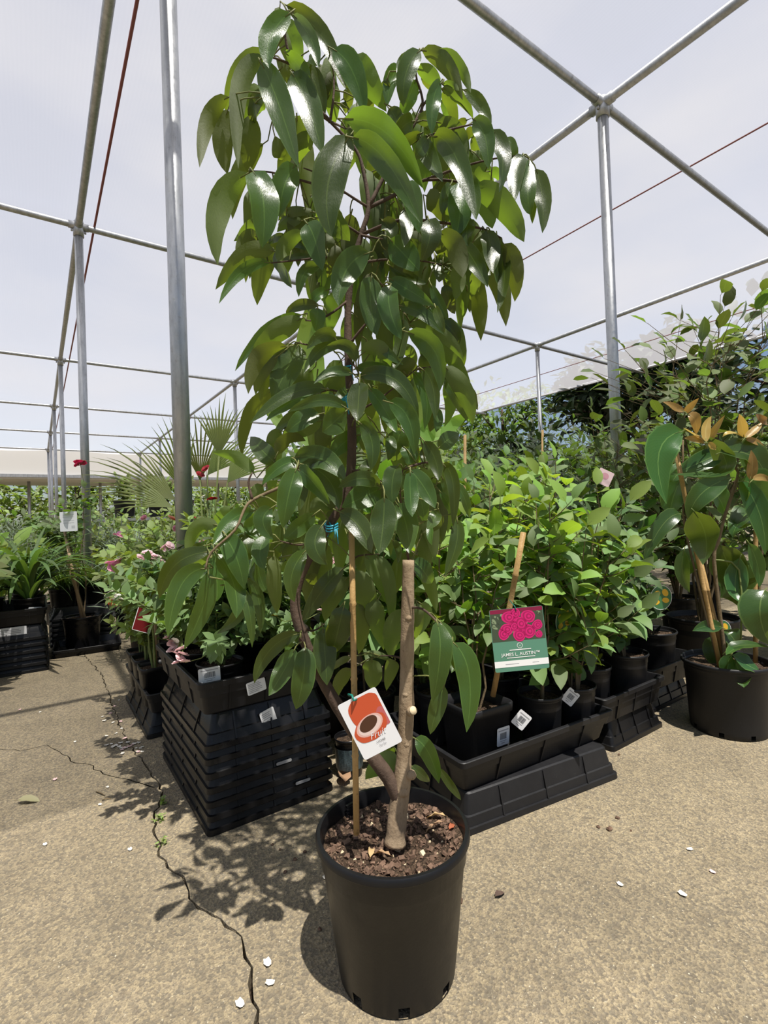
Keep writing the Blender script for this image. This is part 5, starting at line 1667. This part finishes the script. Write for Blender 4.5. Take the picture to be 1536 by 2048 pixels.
far = [
    (1.55, 2.95, 1.15, .32, K_FOLY, 'bright bushy shrub behind the lychee, fourth row'), (2.05, 2.95, 1.2, .34, K_FOL, 'rounded green shrub in the fourth row'), (2.55, 2.85, 1.15, .34, K_FOLY, 'yellowish shrub in the fourth row'), (3.05, 2.65, 1.15, .34, K_FOL, 'green shrub in the fourth row beyond the post'),
    (3.45, 2.2, 1.15, .36, K_FOL, 'shrub past the right hand post'), (1.9, 3.6, 1.3, .36, K_FOL, 'tall green shrub in the fifth row behind the lychee'), (2.5, 3.6, 1.35, .38, K_FOLY, 'light green shrub in the fifth row'), (3.1, 3.45, 1.35, .38, K_FOL, 'full green shrub in the fifth row'),
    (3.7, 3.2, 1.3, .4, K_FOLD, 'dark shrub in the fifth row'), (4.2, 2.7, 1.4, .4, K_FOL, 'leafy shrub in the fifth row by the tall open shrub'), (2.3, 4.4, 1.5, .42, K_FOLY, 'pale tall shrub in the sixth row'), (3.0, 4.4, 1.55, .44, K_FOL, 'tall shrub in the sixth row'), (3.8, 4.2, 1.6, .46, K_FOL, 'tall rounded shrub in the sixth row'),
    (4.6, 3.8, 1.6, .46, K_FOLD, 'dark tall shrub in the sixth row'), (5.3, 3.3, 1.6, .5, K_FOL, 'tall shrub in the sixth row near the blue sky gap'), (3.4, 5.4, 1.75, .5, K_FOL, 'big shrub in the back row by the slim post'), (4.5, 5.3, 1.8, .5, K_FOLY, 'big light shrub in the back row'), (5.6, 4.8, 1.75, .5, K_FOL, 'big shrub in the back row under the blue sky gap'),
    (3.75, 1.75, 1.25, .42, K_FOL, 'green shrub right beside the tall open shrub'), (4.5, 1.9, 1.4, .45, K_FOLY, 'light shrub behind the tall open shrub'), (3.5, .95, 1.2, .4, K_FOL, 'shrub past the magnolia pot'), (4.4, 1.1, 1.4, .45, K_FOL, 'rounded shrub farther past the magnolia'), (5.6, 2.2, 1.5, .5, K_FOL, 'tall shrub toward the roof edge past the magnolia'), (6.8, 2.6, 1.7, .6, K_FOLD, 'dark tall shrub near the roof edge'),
    (6.6, 4.2, 1.7, .55, K_FOL, 'big shrub in the back row toward the roof edge'), (7.4, 5.6, 1.9, .6, K_FOLY, 'large bush close to the roof edge'), (6.0, 6.6, 2.0, .6, K_FOL, 'large bush far back under the roof edge'), (4.6, 7.0, 1.9, .6, K_FOL, 'large bush far back behind the lychee crown'),
]
for k, (x, y, h, sp, tp, lb) in enumerate(far):
    shrub('garden_shrub', lb, 'shrub', x, y, 0, ('r', .13, .24), h, sp * 1.15, 10, 1000, tp, 1.0 + .08 * y / 3, 1.6 + .1 * y / 3, 260 + k, True, None, TWIG, .1, .6, .4, BLACK, None, .9, None, 150 if y < 3.3 else 0)
# plumeria-like plant with long lime leaves behind the lychee
pm_ = thing('potted_frangipani', 'tall plant with long upright lime green leaves behind the lychee crown', 'plant', (1.02, 1.86, 0))
round_pot(pm_, .12, .24, 0, BLACKD, .8, .9)
q = MB()
q.tube(spline([(0, 0, .2), (.01, 0, .6), (-.01, .01, 1.0), (0, 0, 1.25)], 4), [.014] * 5 + [.012] * 4 + [.01] * 4, 8)
q.obj('stem', GSTEM, pm_)
rg = random.Random(77)
fl_ = [(598, 790, 612, 690, 620, 600, 42), (640, 800, 632, 730, 628, 640, 36), (740, 800, 742, 740, 735, 690, 34), (762, 790, 760, 740, 752, 700, 30), (836, 880, 840, 800, 835, 760, 34), (850, 900, 858, 850, 870, 800, 36), (880, 880, 905, 850, 935, 828, 28), (560, 860, 545, 820, 520, 790, 30), (620, 900, 610, 850, 600, 800, 40), (660, 880, 655, 830, 650, 780, 36), (720, 900, 725, 850, 735, 800, 40), (790, 900, 785, 850, 775, 800, 34), (750, 900, 745, 850, 750, 815, 36), (690, 950, 670, 900, 640, 870, 36), (820, 920, 800, 880, 790, 850, 30)]
for bx, by, mx, my, tx, ty, wpx in fl_:
    d = 2.1 + rg.uniform(-.08, .1)
    B, Mi, T = [dep(u, v, d + e) - pm_.location for u, v, e in ((bx, by, 0), (mx, my, .02), (tx, ty, -.02))]
    pts = bez(B, Mi, T, 7)
    wd = []
    for i, p in enumerate(pts):
        tt = (pts[min(i + 1, 7)] - pts[max(i - 1, 0)]).normalized()
        nv = (CAM - pm_.location - p).normalized() + rv(rg, .5)
        nv = (nv - tt * nv.dot(tt)).normalized()
        wd.append((nv.cross(tt), nv))
    V, Fc, U = leaf_grid(pts, wd, wpx * d / F, 'lance', .15, .05, 1, 2)
    m_ = MB()
    m_.add(V, Fc, 0, U)
    c = Vector((0, 0, max(.5, min(1.2, B.z - .05))))
    m_.tube([c, (c + B) / 2 - Vector((0, 0, .02)), B, pts[1]], [.005, .004, .003, .002], 4, 1)
    m_.obj('leaf', [LIM, GSTEM], pm_)

# tags in the far shrubs
for px, py, d, w, h, lb, mt, rot in ((1209, 955, 2.45, .075, .075, 'small pale pink picture tag among the gardenias', flat_mat('pale_pink_card', (.75, .55, .58), .4), .5), (1287, 892, 2.9, .09, .09, 'greyed picture tag next to the right hand post', flat_mat('grey_pink_card', (.4, .33, .35), .4), .0), (1122, 1000, 2.2, .09, .075, 'dark plastic tag back in the third row plants', flat_mat('dark_card', (.07, .075, .075), .4), .1), (1100, 960, 2.5, .09, .06, 'white label lying on leaves in the third row', WHITE, .3)):
    Mx = card_matrix(dep(px, py, d), rt0 + Vector((0, 0, -rot)), Vector((0, 0, 1)) + rt0 * rot)
    t = card_thing('plant_tag', lb, 'tag', Mx, w, h, mt)
    flat(t, 'print', [(ell(0, .1 * h, w * .25, h * .22), 0, .0003)], [flat_mat('tag_blush', (.6, .3, .36), .4) if 'pink' in lb else GINK])
# thin canes rising from the shrubs
for px, y0, y1, d, lb in ((1085, 960, 860, 3.3, 'thin orange stake standing in the fourth row shrubs'), (930, 950, 870, 2.6, 'thin wooden stake in the bright shrubs right of the lychee')):
    a, b2 = gnd(px, 1040 + 870 / d, 0), dep(px, y1, d)
    m_ = MB()
    m_.tube([Vector(), b2 - a], .008, 7)
    tag(m_.obj('garden_stake', BAMBOO, None, True, a), lb, 'stake')

# ================================================================== fan palm behind the post
fp = thing('fan_palm', 'potted fan palm with spiky pleated fronds behind the near post', 'palm', (.90, 3.35, 0))
round_pot(fp, .16, .3, 0, BLACK, .8, .9)


def frond(c, d, nrm, Lf, nseg, fan, w):
    """pleated fan: narrow folded segments round the hub"""
    b = MB()
    d = d.normalized()
    nrm = (nrm - d * nrm.dot(d)).normalized()
    s = nrm.cross(d)
    for k in range(nseg):
        u = -1 + 2 * k / (nseg - 1)
        a = u * fan / 2
        dr = (d * math.cos(a) + s * math.sin(a)).normalized()
        L = Lf * (1 - .2 * abs(u)) * rg.uniform(.78, 1.12)
        sd = nrm.cross(dr).normalized()
        V, U, Fc = [], [], []
        for i in range(6):
            t = i / 5
            p = c + dr * (L * t) - Vector((0, 0, 1)) * (L * .16 * t ** 3) + nrm * (.05 * L * math.sin(t * 2))
            ww = w * (.2 + 1.1 * t if t < .45 else .69 * (1 - t) / .55 + .03)
            V += [p - sd * ww, p + nrm * ww * .6, p + sd * ww]
            U += [(.0, t), (.5, t), (1., t)]
        for i in range(5):
            Fc += [(i * 3, i * 3 + 1, i * 3 + 4, i * 3 + 3), (i * 3 + 1, i * 3 + 2, i * 3 + 5, i * 3 + 4)]
        b.add(V, Fc, 0, U)
    return b


PD = (CAM - fp.location)
for cx, cy, tx, ty, d, dd, ns, fan, L, w in ((350, 1000, 240, 925, 3.0, 0, 13, .95, .60, .010), (438, 910, 440, 800, 3.1, 0, 13, .95, .46, .011), (372, 985, 335, 870, 3.1, 0, 12, .8, .52, .010), (345, 1015, 270, 985, 2.95, 0, 10, .8, .5, .009), (415, 950, 500, 850, 3.2, 0, 12, .9, .45, .011), (400, 960, 400, 850, 3.3, 0, 11, .9, .5, .010), (455, 965, 510, 900, 3.05, 0, 12, 1.1, .4, .011)):
    c = dep(cx, cy, d) - fp.location
    e = dep(tx, ty, d + rg.uniform(-.1, .1)) - fp.location
    b = frond(c, e - c, (PD - c).normalized() + Vector((0, 0, .5)) + rv(rg, .3), L, ns, fan, w)
    b.tube([Vector((0, 0, .27)), c * .5 + Vector((0, 0, .12)), c], [.008, .006, .005], 5, 1)
    b.obj('frond', [PALM, GSTEM], fp)

# ================================================================== bushes around the palm and behind the roses
back = [
    (.78, 2.70, .50, .16, K_ROSE, .18, 'rose bush with small dark leaves right of the near post', [(REDF, (425, 1000, 2.5)), (WHT, (407, 993, 2.5)), (REDF, (380, 1035, 2.45)), (PALE, (414, 1040, 2.4))]),
    (.62, 3.05, .52, .2, K_ROSEY, .18, 'pale leaved bush with pink blooms left of the near post', [(PINK, (235, 1072, 2.6)), (PINK, (243, 1070, 2.6)), (PINK, (356, 1056, 2.4)), (PINK, (362, 1054, 2.4)), (APR, (346, 1040, 2.5))]),
    (.95, 2.95, .55, .2, K_ROSE, .18, 'rose bush behind the low tray with a red bud', [(REDF, (412, 938, 2.9)), (REDF, (400, 950, 2.9))]),
    (1.15, 2.75, .65, .22, K_ROSE, .2, 'rose bush in the gap behind the lychee lower branches', []),
    (.58, 3.7, .62, .24, K_FINE, .2, 'fine grey green bush by the white sign', []),
    (.75, 4.1, .68, .26, K_ROSEY, .2, 'bright ferny bush beyond the low tray', [(PINK, (288, 1036, 3.6))]),
    (1.1, 3.9, .8, .28, K_FOLY, .2, 'yellow green bush at the foot of the palm', []),
    (1.35, 3.5, .9, .3, K_FOL, .2, 'green bush right of the palm', []),
    (.62, 4.75, .7, .24, K_FINE, .2, 'feathery grey bush beside the left post', []),
    (.9, 5.0, .85, .34, K_ROSEY, .2, 'light green bush behind the ferny one', []),
    (1.5, 4.9, .95, .36, K_FOL, .2, 'mid green bush behind the palm', []),
    (.15, 5.6, .75, .3, K_FOL, .2, 'green bush past the left tray stacks', []),
    (.75, 6.3, .8, .4, K_FOLY, .2, 'yellowish bush far down the aisle', []),
    (1.6, 6.4, 1.0, .42, K_FOLY, .2, 'bright bush far behind the palm', []),
    (-.3, 6.0, .8, .34, K_FINE, .2, 'wispy grey bush at the far left', []),
    (-.2, 7.6, .9, .45, K_FOL, .2, 'distant green bush left of the posts', []),
    (.7, 8.2, .95, .5, K_FOL, .2, 'distant green bush between the far posts', []),
    (2.4, 7.7, 1.05, .5, K_FOLY, .2, 'distant bright bush beyond the palm', []),
    (2.6, 6.6, 1.1, .5, K_FOL, .2, 'distant bush hidden behind the lychee', []),
    (-1.0, 9.5, 1.0, .6, K_FOLY, .2, 'far bush at the end of the left aisle', []),
    (.3, 10.5, 1.0, .6, K_FOL, .2, 'far bush past the last visible posts', []),
    (1.6, 10.5, 1.1, .6, K_FOL, .2, 'far bush behind the potted shelf', []),
]
for k, (x, y, h, sp, tp, r, lb, fl) in enumerate(back):
    fine = tp is K_FINE
    pr = min(.075 + .02 * y / 3, .12)
    shrub('flowering_bush' if fl else 'garden_bush', lb, 'bush', x, y, 0, ('r', pr, .2), h, sp, 9, (1100 if fine else 620), tp, 1.0 + .12 * y / 3, 1.6 + .15 * y / 3, 320 + k, True, None, GSTEM, .05, .6, .4, BLACK, [(fm, dep(q[0], q[1], q[2] - .2)) for fm, q in fl])

# bench with pots down the aisle
bn = thing('plant_bench', 'grey metal bench carrying black pots in front of the far hedge', 'bench', (1.55, 8.9, 0))
q = MB()
q.box((0, 0, 1.0), (1.6, .5, .04))
q.obj('bench_top', STEEL, bn, False)
for sx in (-.75, .75):
    for sy in (-.2, .2):
        q = MB()
        q.tube([(sx, sy, 0), (sx, sy, 1.0)], .025, 6)
        q.obj('leg', STEEL, bn)
for k, xx in enumerate((1.15, 1.65, 2.05)):
    shrub('bench_pot', 'black pot with a yellow label on the far bench' if k == 1 else ('black pot at the near end of the far bench' if k == 0 else 'black pot at the far end of the far bench'), 'pot plant', xx, 8.85, 1.02, ('r', .17, .28), .4, .25, 5, 200, K_FOLY, 1.3, 2, 380 + k, True, None, GSTEM, .05)

# ================================================================== left group
SLX, SLY = -.165, 4.10
for k in range(6):
    tray(SLX + .003 * math.sin(k * 2), SLY, .040 * k, .42, .62, .095, 'upside-down black tray in the left stack with the printed sign, ' + names[k], True, 0, 'upside-down trays in the left stack', BLACK, .84)
tray(SLX, SLY, .293, .42, .62, .1, 'upright black tray of strappy plants on the left stack', False, 0, None, BLACK, .9)
flush()
ls = [o for o in COL.objects if o.name.startswith('nursery_tray') and 'left stack' in o['label']]
face_label(ls[5], -.14, .25, SLY - .295, .15, .08, 0, 'txt', 12)
face_label(ls[1], -.3, .065, SLY - .306, .08, .02, .1, 'none', 9, flat_mat('red_scrap', (.3, .02, .02), .5))
face_label(ls[3], -.29, .145, SLY - .306, .06, .014, .1, 'none', 9)
rs = random.Random(55)


def strap_plant(name, label, x, y, z, r, h, n_, tpl, s0, s1, tilt=.5, grp=None):
    t = thing(name, label, 'plant', (x, y, z), grp)
    if r:
        round_pot(t, r, h, 0, BLACK, .8, .9)
    for q in range(n_):
        a = rs.uniform(0, 6.283)
        el = rs.uniform(tilt, 1.45)
        d = Vector((math.cos(a) * math.cos(el), math.sin(a) * math.cos(el), math.sin(el)))
        up = Vector((-math.cos(a) * math.sin(el), -math.sin(a) * math.sin(el), math.cos(el)))
        M4 = Matrix.Translation(Vector((math.cos(a) * .02, math.sin(a) * .02, h * .88))) @ frame(d, up) @ Matrix.Scale(rs.uniform(s0, s1), 4)
        link('leaf', rs.choice(tpl), t, None, M4)
    return t


strap_plant('strappy_plant', 'clump of broad strappy leaves on the left stack front', -.05, 3.92, .302, .09, .15, 60, K_STRAPW, .9, 1.3, .45)
strap_plant('strappy_plant', 'clump of narrow strappy leaves at the back of the left stack', -.06, 4.24, .302, .09, .15, 80, K_STRAP, 1.0, 1.5, .5)
strap_plant('strappy_plant', 'strappy plant at the far side of the left stack', -.27, 4.05, .302, .09, .15, 70, K_STRAP, 1.0, 1.5, .5)
flush()
Mx = card_matrix(Vector((-.02, 3.828, .37)), Vector((1, 0, -.08)), Vector((0, 0, 1)))
t = card_thing('price_label', 'white barcode label on the front strappy pot of the left stack', 'label', Mx, .07, .05, PAPER)
flat(t, 'print', barcode(.07, .05, 14), [INK, GINK])
# low tray with the staked pot
tray(.285, 4.25, 0, .42, .40, .052, 'shallow black tray on the ground holding the staked pot', False, math.radians(-4), None, BLACKG, .92)
sp_ = shrub('staked_rose', 'staked rose with one magenta bloom in a glossy black pot', 'rose bush', .255, 4.24, .008, ('r', .128, .24), .95, .13, 3, 46, kinds('leaf', .06, .04, 'ovate', [CIT, GSTEM]), .7, 1.1, 401, False, None, TWIG, .72, .5, .3, BLACKG, [(MAG, dep(161, 929, 3.62)), (MAG, dep(160, 927, 3.63))])
cane(sp_, [Vector((0, -.02, .2)), dep(127, 1050, 3.62) - sp_.location], .010, 'bamboo_stake', WOOD, .3)
cane(sp_, [Vector((.02, -.02, .2)), dep(134, 1120, 3.62) - sp_.location], .010, 'bamboo_stake', WOOD, .3)
flush()
Mx = card_matrix(dep(137, 1043, 3.57), rt0 + Vector((0, 0, .02)), Vector((0, 0, 1)) - rt0 * .1)
t = card_thing('plant_sign', 'white paper sign with faint print on the bamboo stake', 'sign', Mx, .125, .14, WHITE)
flat(t, 'print', [(rect(-.04, y, .04, y + .004), 0, .0003) for y in (.045, .03, .005, -.012)] + [(rect(.02, -.05, .045, -.03), 0, .0003)], [flat_mat('faint_ink', (.55, .55, .57), .5)])
# stack behind
for k in range(6):
    tray(.27, 4.685, .038 * k, .42, .42, .095, 'upside-down black tray in the stack behind the staked pot, ' + names[k], True, 0, 'trays stacked behind the staked pot', BLACK, .84)
for k, (x, y) in enumerate(((.155, 4.59), (.385, 4.60), (.27, 4.78))):
    t = thing('grassy_plant', ['tuft of fine grass beside the left post foot', 'tuft of fine grass at the stack end above the red crate', 'tuft of fine grass in the middle of the back stack'][k], 'plant', (x, y, .285))
    round_pot(t, .10, .14, 0, BLACK, .8, .9)
    st_ = []
    for q in range(260):
        a = rs.uniform(0, 6.283)
        el = rs.uniform(.6, 1.5)
        st_.append((Vector((math.cos(a), math.sin(a), 0)) * rs.uniform(0, .05) + Vector((0, 0, .125)), Vector((math.cos(a) * math.cos(el), math.sin(a) * math.cos(el), math.sin(el))), Vector((-math.cos(a), -math.sin(a), 1)), .5))
    joined(st_, K_GRASS, rs, .8, 1.4, 'foliage', t, FOL_I)
flush()
# red-orange crates down the aisle
REDP = flat_mat('orange_red_plastic', (.52, .055, .02), .4)
tray(.72, 5.75, 0, .55, .42, .095, 'upside-down black tray under the orange crate', True, 0, None, BLACK, .86)
tray(.72, 5.75, .094, .55, .42, .17, 'orange red plastic crate down the aisle', False, 0, None, REDP, .94)
# plant at the left frame edge
e_ = gnd(-72, 1385)
shrub('broad_leaf_plant', 'broad leaved plant with a reddish stem at the aisle edge', 'plant', e_.x, e_.y, 0, ('r', .15, .36), .62, .26, 3, 30, kinds('leaf', .19, .1, 'ovate', [BIG, GSTEM], (.5, 1., 1.5)), .7, 1.1, 411, False, None, BARKD, .2, .6, .3, BLACK)
shrub('broad_leaf_plant', 'climbing plant with a thin reddish stem over the left stack', 'plant', -.30, 3.86, .302, ('r', .08, .15), .78, .10, 2, 16, kinds('leaf', .11, .06, 'ovate', [CIT, GSTEM], (.4, .9)), .7, 1.1, 413, False, None, BARKD, .3, .6, .3, BLACK)
shrub('broad_leaf_plant', 'low green leafy plant behind the left stack', 'plant', -.25, 4.75, 0, ('r', .14, .3), .55, .26, 5, 60, kinds('leaf', .15, .08, 'ovate', [LIM, GSTEM], (.5, 1.)), .7, 1.1, 417, False, None, GSTEM, .2, .6, .3, BLACK)

# ================================================================== trees beyond the roof
def tree(name, label, x, y, h, r, n_, tpl, s0, s1, seed, squash=.8, trunk=.12):
    rng = random.Random(seed)
    t = thing(name, label, 'tree', (x, y, 0))
    m_ = MB()
    m_.tube([(0, 0, 0), (.05, 0, h * .4), (0, 0, h * .75)], [trunk, trunk * .7, trunk * .3], 8)
    for q in range(6):
        a = q * 1.05 + rng.random()
        m_.tube([(0, 0, h * (.3 + .06 * q)), (math.cos(a) * r * .4, math.sin(a) * r * .4, h * (.45 + .06 * q)), (math.cos(a) * r * .75, math.sin(a) * r * .75, h * (.5 + .06 * q))], [trunk * .4, trunk * .25, trunk * .08], 5)
    m_.obj('trunk', BARKD, t)
    cl = [(rv(rng, 1), rng.uniform(.25, .45)) for q in range(26)]
    st_ = []
    for q in range(n_):
        c, cr = rng.choice(cl)
        p = c * .75 + rv(rng, cr)
        P = Vector((p.x * r, p.y * r, h - r * squash + p.z * r * squash))
        st_.append((P, rv(rng) + Vector((p.x, p.y, .1)), Vector((0, 0, 1)) + rv(rng, .8), .5))
    joined(st_, tpl, rng, s0, s1, 'crown', t, tpl[0].materials[0])
    return t


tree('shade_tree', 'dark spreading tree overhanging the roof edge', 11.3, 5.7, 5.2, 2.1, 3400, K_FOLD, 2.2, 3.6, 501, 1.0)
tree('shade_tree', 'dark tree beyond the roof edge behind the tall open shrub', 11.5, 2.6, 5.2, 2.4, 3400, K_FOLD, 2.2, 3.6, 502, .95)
tree('hedge_tree', 'mid green tree beyond the roof edge under the cloth corner', 12.2, 10.8, 5.6, 2.0, 2600, K_TREED, 1, 1.6, 503, 1.35)
tree('hedge_tree', 'distant green tree behind the shrubs right of the lychee', 12.2, 15.5, 6.6, 3.0, 2600, K_TREED, 1, 1.8, 504, 1.0)
for k, (x, y, h, r) in enumerate(((-9, 26, 3.6, 2.4), (-5.5, 27, 3.9, 2.6), (-2, 26.5, 4.1, 2.6), (1.5, 27, 3.8, 2.5), (5, 27, 4.0, 2.6), (8.5, 28, 4.1, 2.6))):
    tree('hedge_tree', 'bright hedge tree beyond the far building, ' + ['farthest left', 'second along', 'third along', 'fourth along', 'fifth along', 'sixth along'][k], x, y, h, r, 1100, K_TREE, 1.2, 2.0, 510 + k, .8)

# ================================================================== litter on the concrete
PETW, PETP = flat_mat('fallen_white_petal', (.72, .68, .6), .6), flat_mat('fallen_pink_petal', (.72, .48, .46), .6)
pm2 = []
for mt in (PETW, PETP):
    b = MB()
    V, Fc = [], []
    for i in range(3):
        for u in (-1, 0, 1):
            V.append((.009 * (i - 1), .007 * u * (.7, 1, .6)[i], .0015 + .002 * abs(u) + .0015 * (i != 1)))
    for i in range(2):
        for u in range(2):
            Fc.append((i * 3 + u, i * 3 + u + 1, i * 3 + u + 4, i * 3 + u + 3))
    b.add(V, Fc)
    pm2.append(b.me('fallen_petal', mt))
rp = random.Random(88)
spots = [(rp.gauss(262, 26), rp.gauss(1492, 13)) for q in range(34)] + [(rp.gauss(230, 40), rp.gauss(1440, 25)) for q in range(14)] + [(500, 1520), (535, 1928), (540, 1968), (652, 1757), (372, 1612), (200, 1610), (260, 1700), (430, 1590), (110, 1560), (1380, 1700), (1240, 1770), (1365, 1790), (1425, 1745), (480, 2010), (90, 1690), (215, 1575), (40, 1420), (80, 1425)]
for k, (x, y) in enumerate(spots):
    p_ = gnd(x, y)
    if .33 < p_.x < .80 and 1.42 < p_.y < 2.9:
        continue
    o = link('fallen_petal', pm2[0 if k % 4 else 1], None, p_)
    o.rotation_euler.z = rp.uniform(0, 6)
    o.scale = (rp.uniform(.6, 1.1),) * 3
    pk = k % 4 == 0
    tag(o, 'tiny fallen pale pink petal on the sunlit concrete' if pk else 'tiny fallen white petal on the sunlit concrete', 'petal', 'fallen pink petals' if pk else 'fallen white petals')
YLF = leaf_mat('yellow_fallen_leaf', (.62, .55, .05), (.6, .55, .1), (.5, .45, .05), .5, .3, .2, (.6, .55, .15))
ye = leaf_tpl('fallen_leaf', .030, .024, 'round', .5, .35, .1, [YLF, YLF], 5, 2, .15)
p_ = gnd(990, 1643)
o = link('fallen_leaf', ye, None, p_ + Vector((-.015, 0, .006)))
o.rotation_euler = (.5, -.2, .3)
tag(o, 'small bright yellow fallen leaf by the tray foot', 'leaf')
BL = leaf_tpl('fallen_leaf', .032, .016, 'ovate', .6, .4, .2, [mk_bark('dead_leaf', (.07, .045, .035), (.12, .08, .06)), TWIG], 5, 2, .1)
p_ = gnd(998, 1793)
o = link('fallen_leaf', BL, None, p_ + Vector((-.015, 0, .006)))
tag(o, 'curled dark brown dead leaf on the concrete right of the pot', 'leaf')
GL = leaf_tpl('fallen_leaf', .07, .028, 'lance', .5, .5, .1, [leaf_mat('pale_fallen_leaf', (.3, .34, .1), (.4, .4, .2), (.3, .3, .1), .5, .2, .2), TWIG], 6, 2, .15)
p_ = gnd(28, 1607)
o = link('fallen_leaf', GL, None, p_ + Vector((0, 0, .010)))
o.rotation_euler = (.2, 0, math.pi - TH * .0 + 2.6)
tag(o, 'pale green fallen leaf on the open concrete', 'leaf')
br = leaf_tpl('fallen_leaf', .07, .045, 'ovate', 1.2, .5, .2, [DRY, TWIG], 6, 2, .15)
p_ = gnd(692, 1578)
o = link('fallen_leaf', br, None, p_ + Vector((0, 0, .016)))
o.rotation_euler = (.3, -.2, 1.2)
tag(o, 'large curled brown leaf on the ground behind the lychee pot', 'leaf')
# crumbs of bark
for k, (x, y, s) in enumerate(((1219, 1660, .011), (1197, 1655, .007), (1235, 1637, .008), (1238, 1510, .006), (920, 1804, .010), (925, 1712, .006), (760, 2014, .008), (778, 2016, .008), (822, 2012, .009), (828, 2022, .007), (1262, 1662, .004), (640, 1860, .006), (590, 1720, .007), (570, 1745, .006), (560, 1700, .005), (610, 1705, .006), (545, 1690, .005))):
    b = MB()
    rr = random.Random(k)
    b.lathe([(.001, -s * .4), (s * .6, -s * .25), (s * .7, .1 * s), (s * .35, s * .45), (.001, s * .5)], 7)
    b.V = [Vector((v.x * 1.3, v.y, v.z)) + rv(rr, s * .15) for v in b.V]
    o = b.obj('bark_crumb', CHIP, None, False, gnd(x, y) + Vector((0, 0, s * .3)))
    o.rotation_euler.z = k
    tag(o, 'small dark crumb of bark on the concrete', 'bark crumb', 'bark crumbs on the concrete')
# weeds in the crack
for k, (x, y, n_) in enumerate(((326, 1608, 16), (320, 1640, 14), (322, 1690, 8))):
    t = thing('crack_weed', ['tiny lime green weed in the crack by the stack corner', 'tiny weed tuft a little nearer along the crack', 'smallest sprout in the widest part of the crack'][k], 'weed', gnd(x, y) + Vector((0, 0, -.015)))
    st_ = [(rv(rp, .018) * .8 + Vector((0, 0, .018)), rv(rp) + Vector((0, 0, .4)), Vector((0, 0, 1)), .5) for q in range(n_ * 2)]
    joined(st_, K_ROSEY, rp, .25, .45, 'foliage', t, ROSEY_I)
    q = MB()
    q.tube([(0, 0, 0), (.003, 0, .02)], .0012, 4)
    q.obj('stem', GSTEM, t)
# twigs
for k, (x0_, y0_, x1_, y1_) in enumerate(((192, 1583, 210, 1591), (204, 1600, 222, 1597))):
    b = MB()
    a, c = gnd(x0_, y0_, .003), gnd(x1_, y1_, .003)
    b.tube([Vector(), (c - a) * .5 + Vector((0, 0, .003)), c - a], [.0018, .0022, .0012], 5)
    tag(b.obj('fallen_twig', TWIG, None, True, a), 'thin brown twig lying on the open concrete', 'twig', 'fallen twigs')
# dark glossy pot standing behind the lychee pot
g_ = gnd(706, 1570)
t = thing('glazed_pot', 'dark glossy pot with a worn printed band behind the lychee pot', 'pot', (g_.x + .03, g_.y + .07, 0))
round_pot(t, .05, .13, 0, BLACKG, .85, .85, 24, False)
q = MB()
q.lathe([(.0462, .03), (.0492, .10)], 24)
q.obj('printed_band', mk_bark('worn_print', (.012, .018, .02), (.07, .1, .11), 60, .4), t)
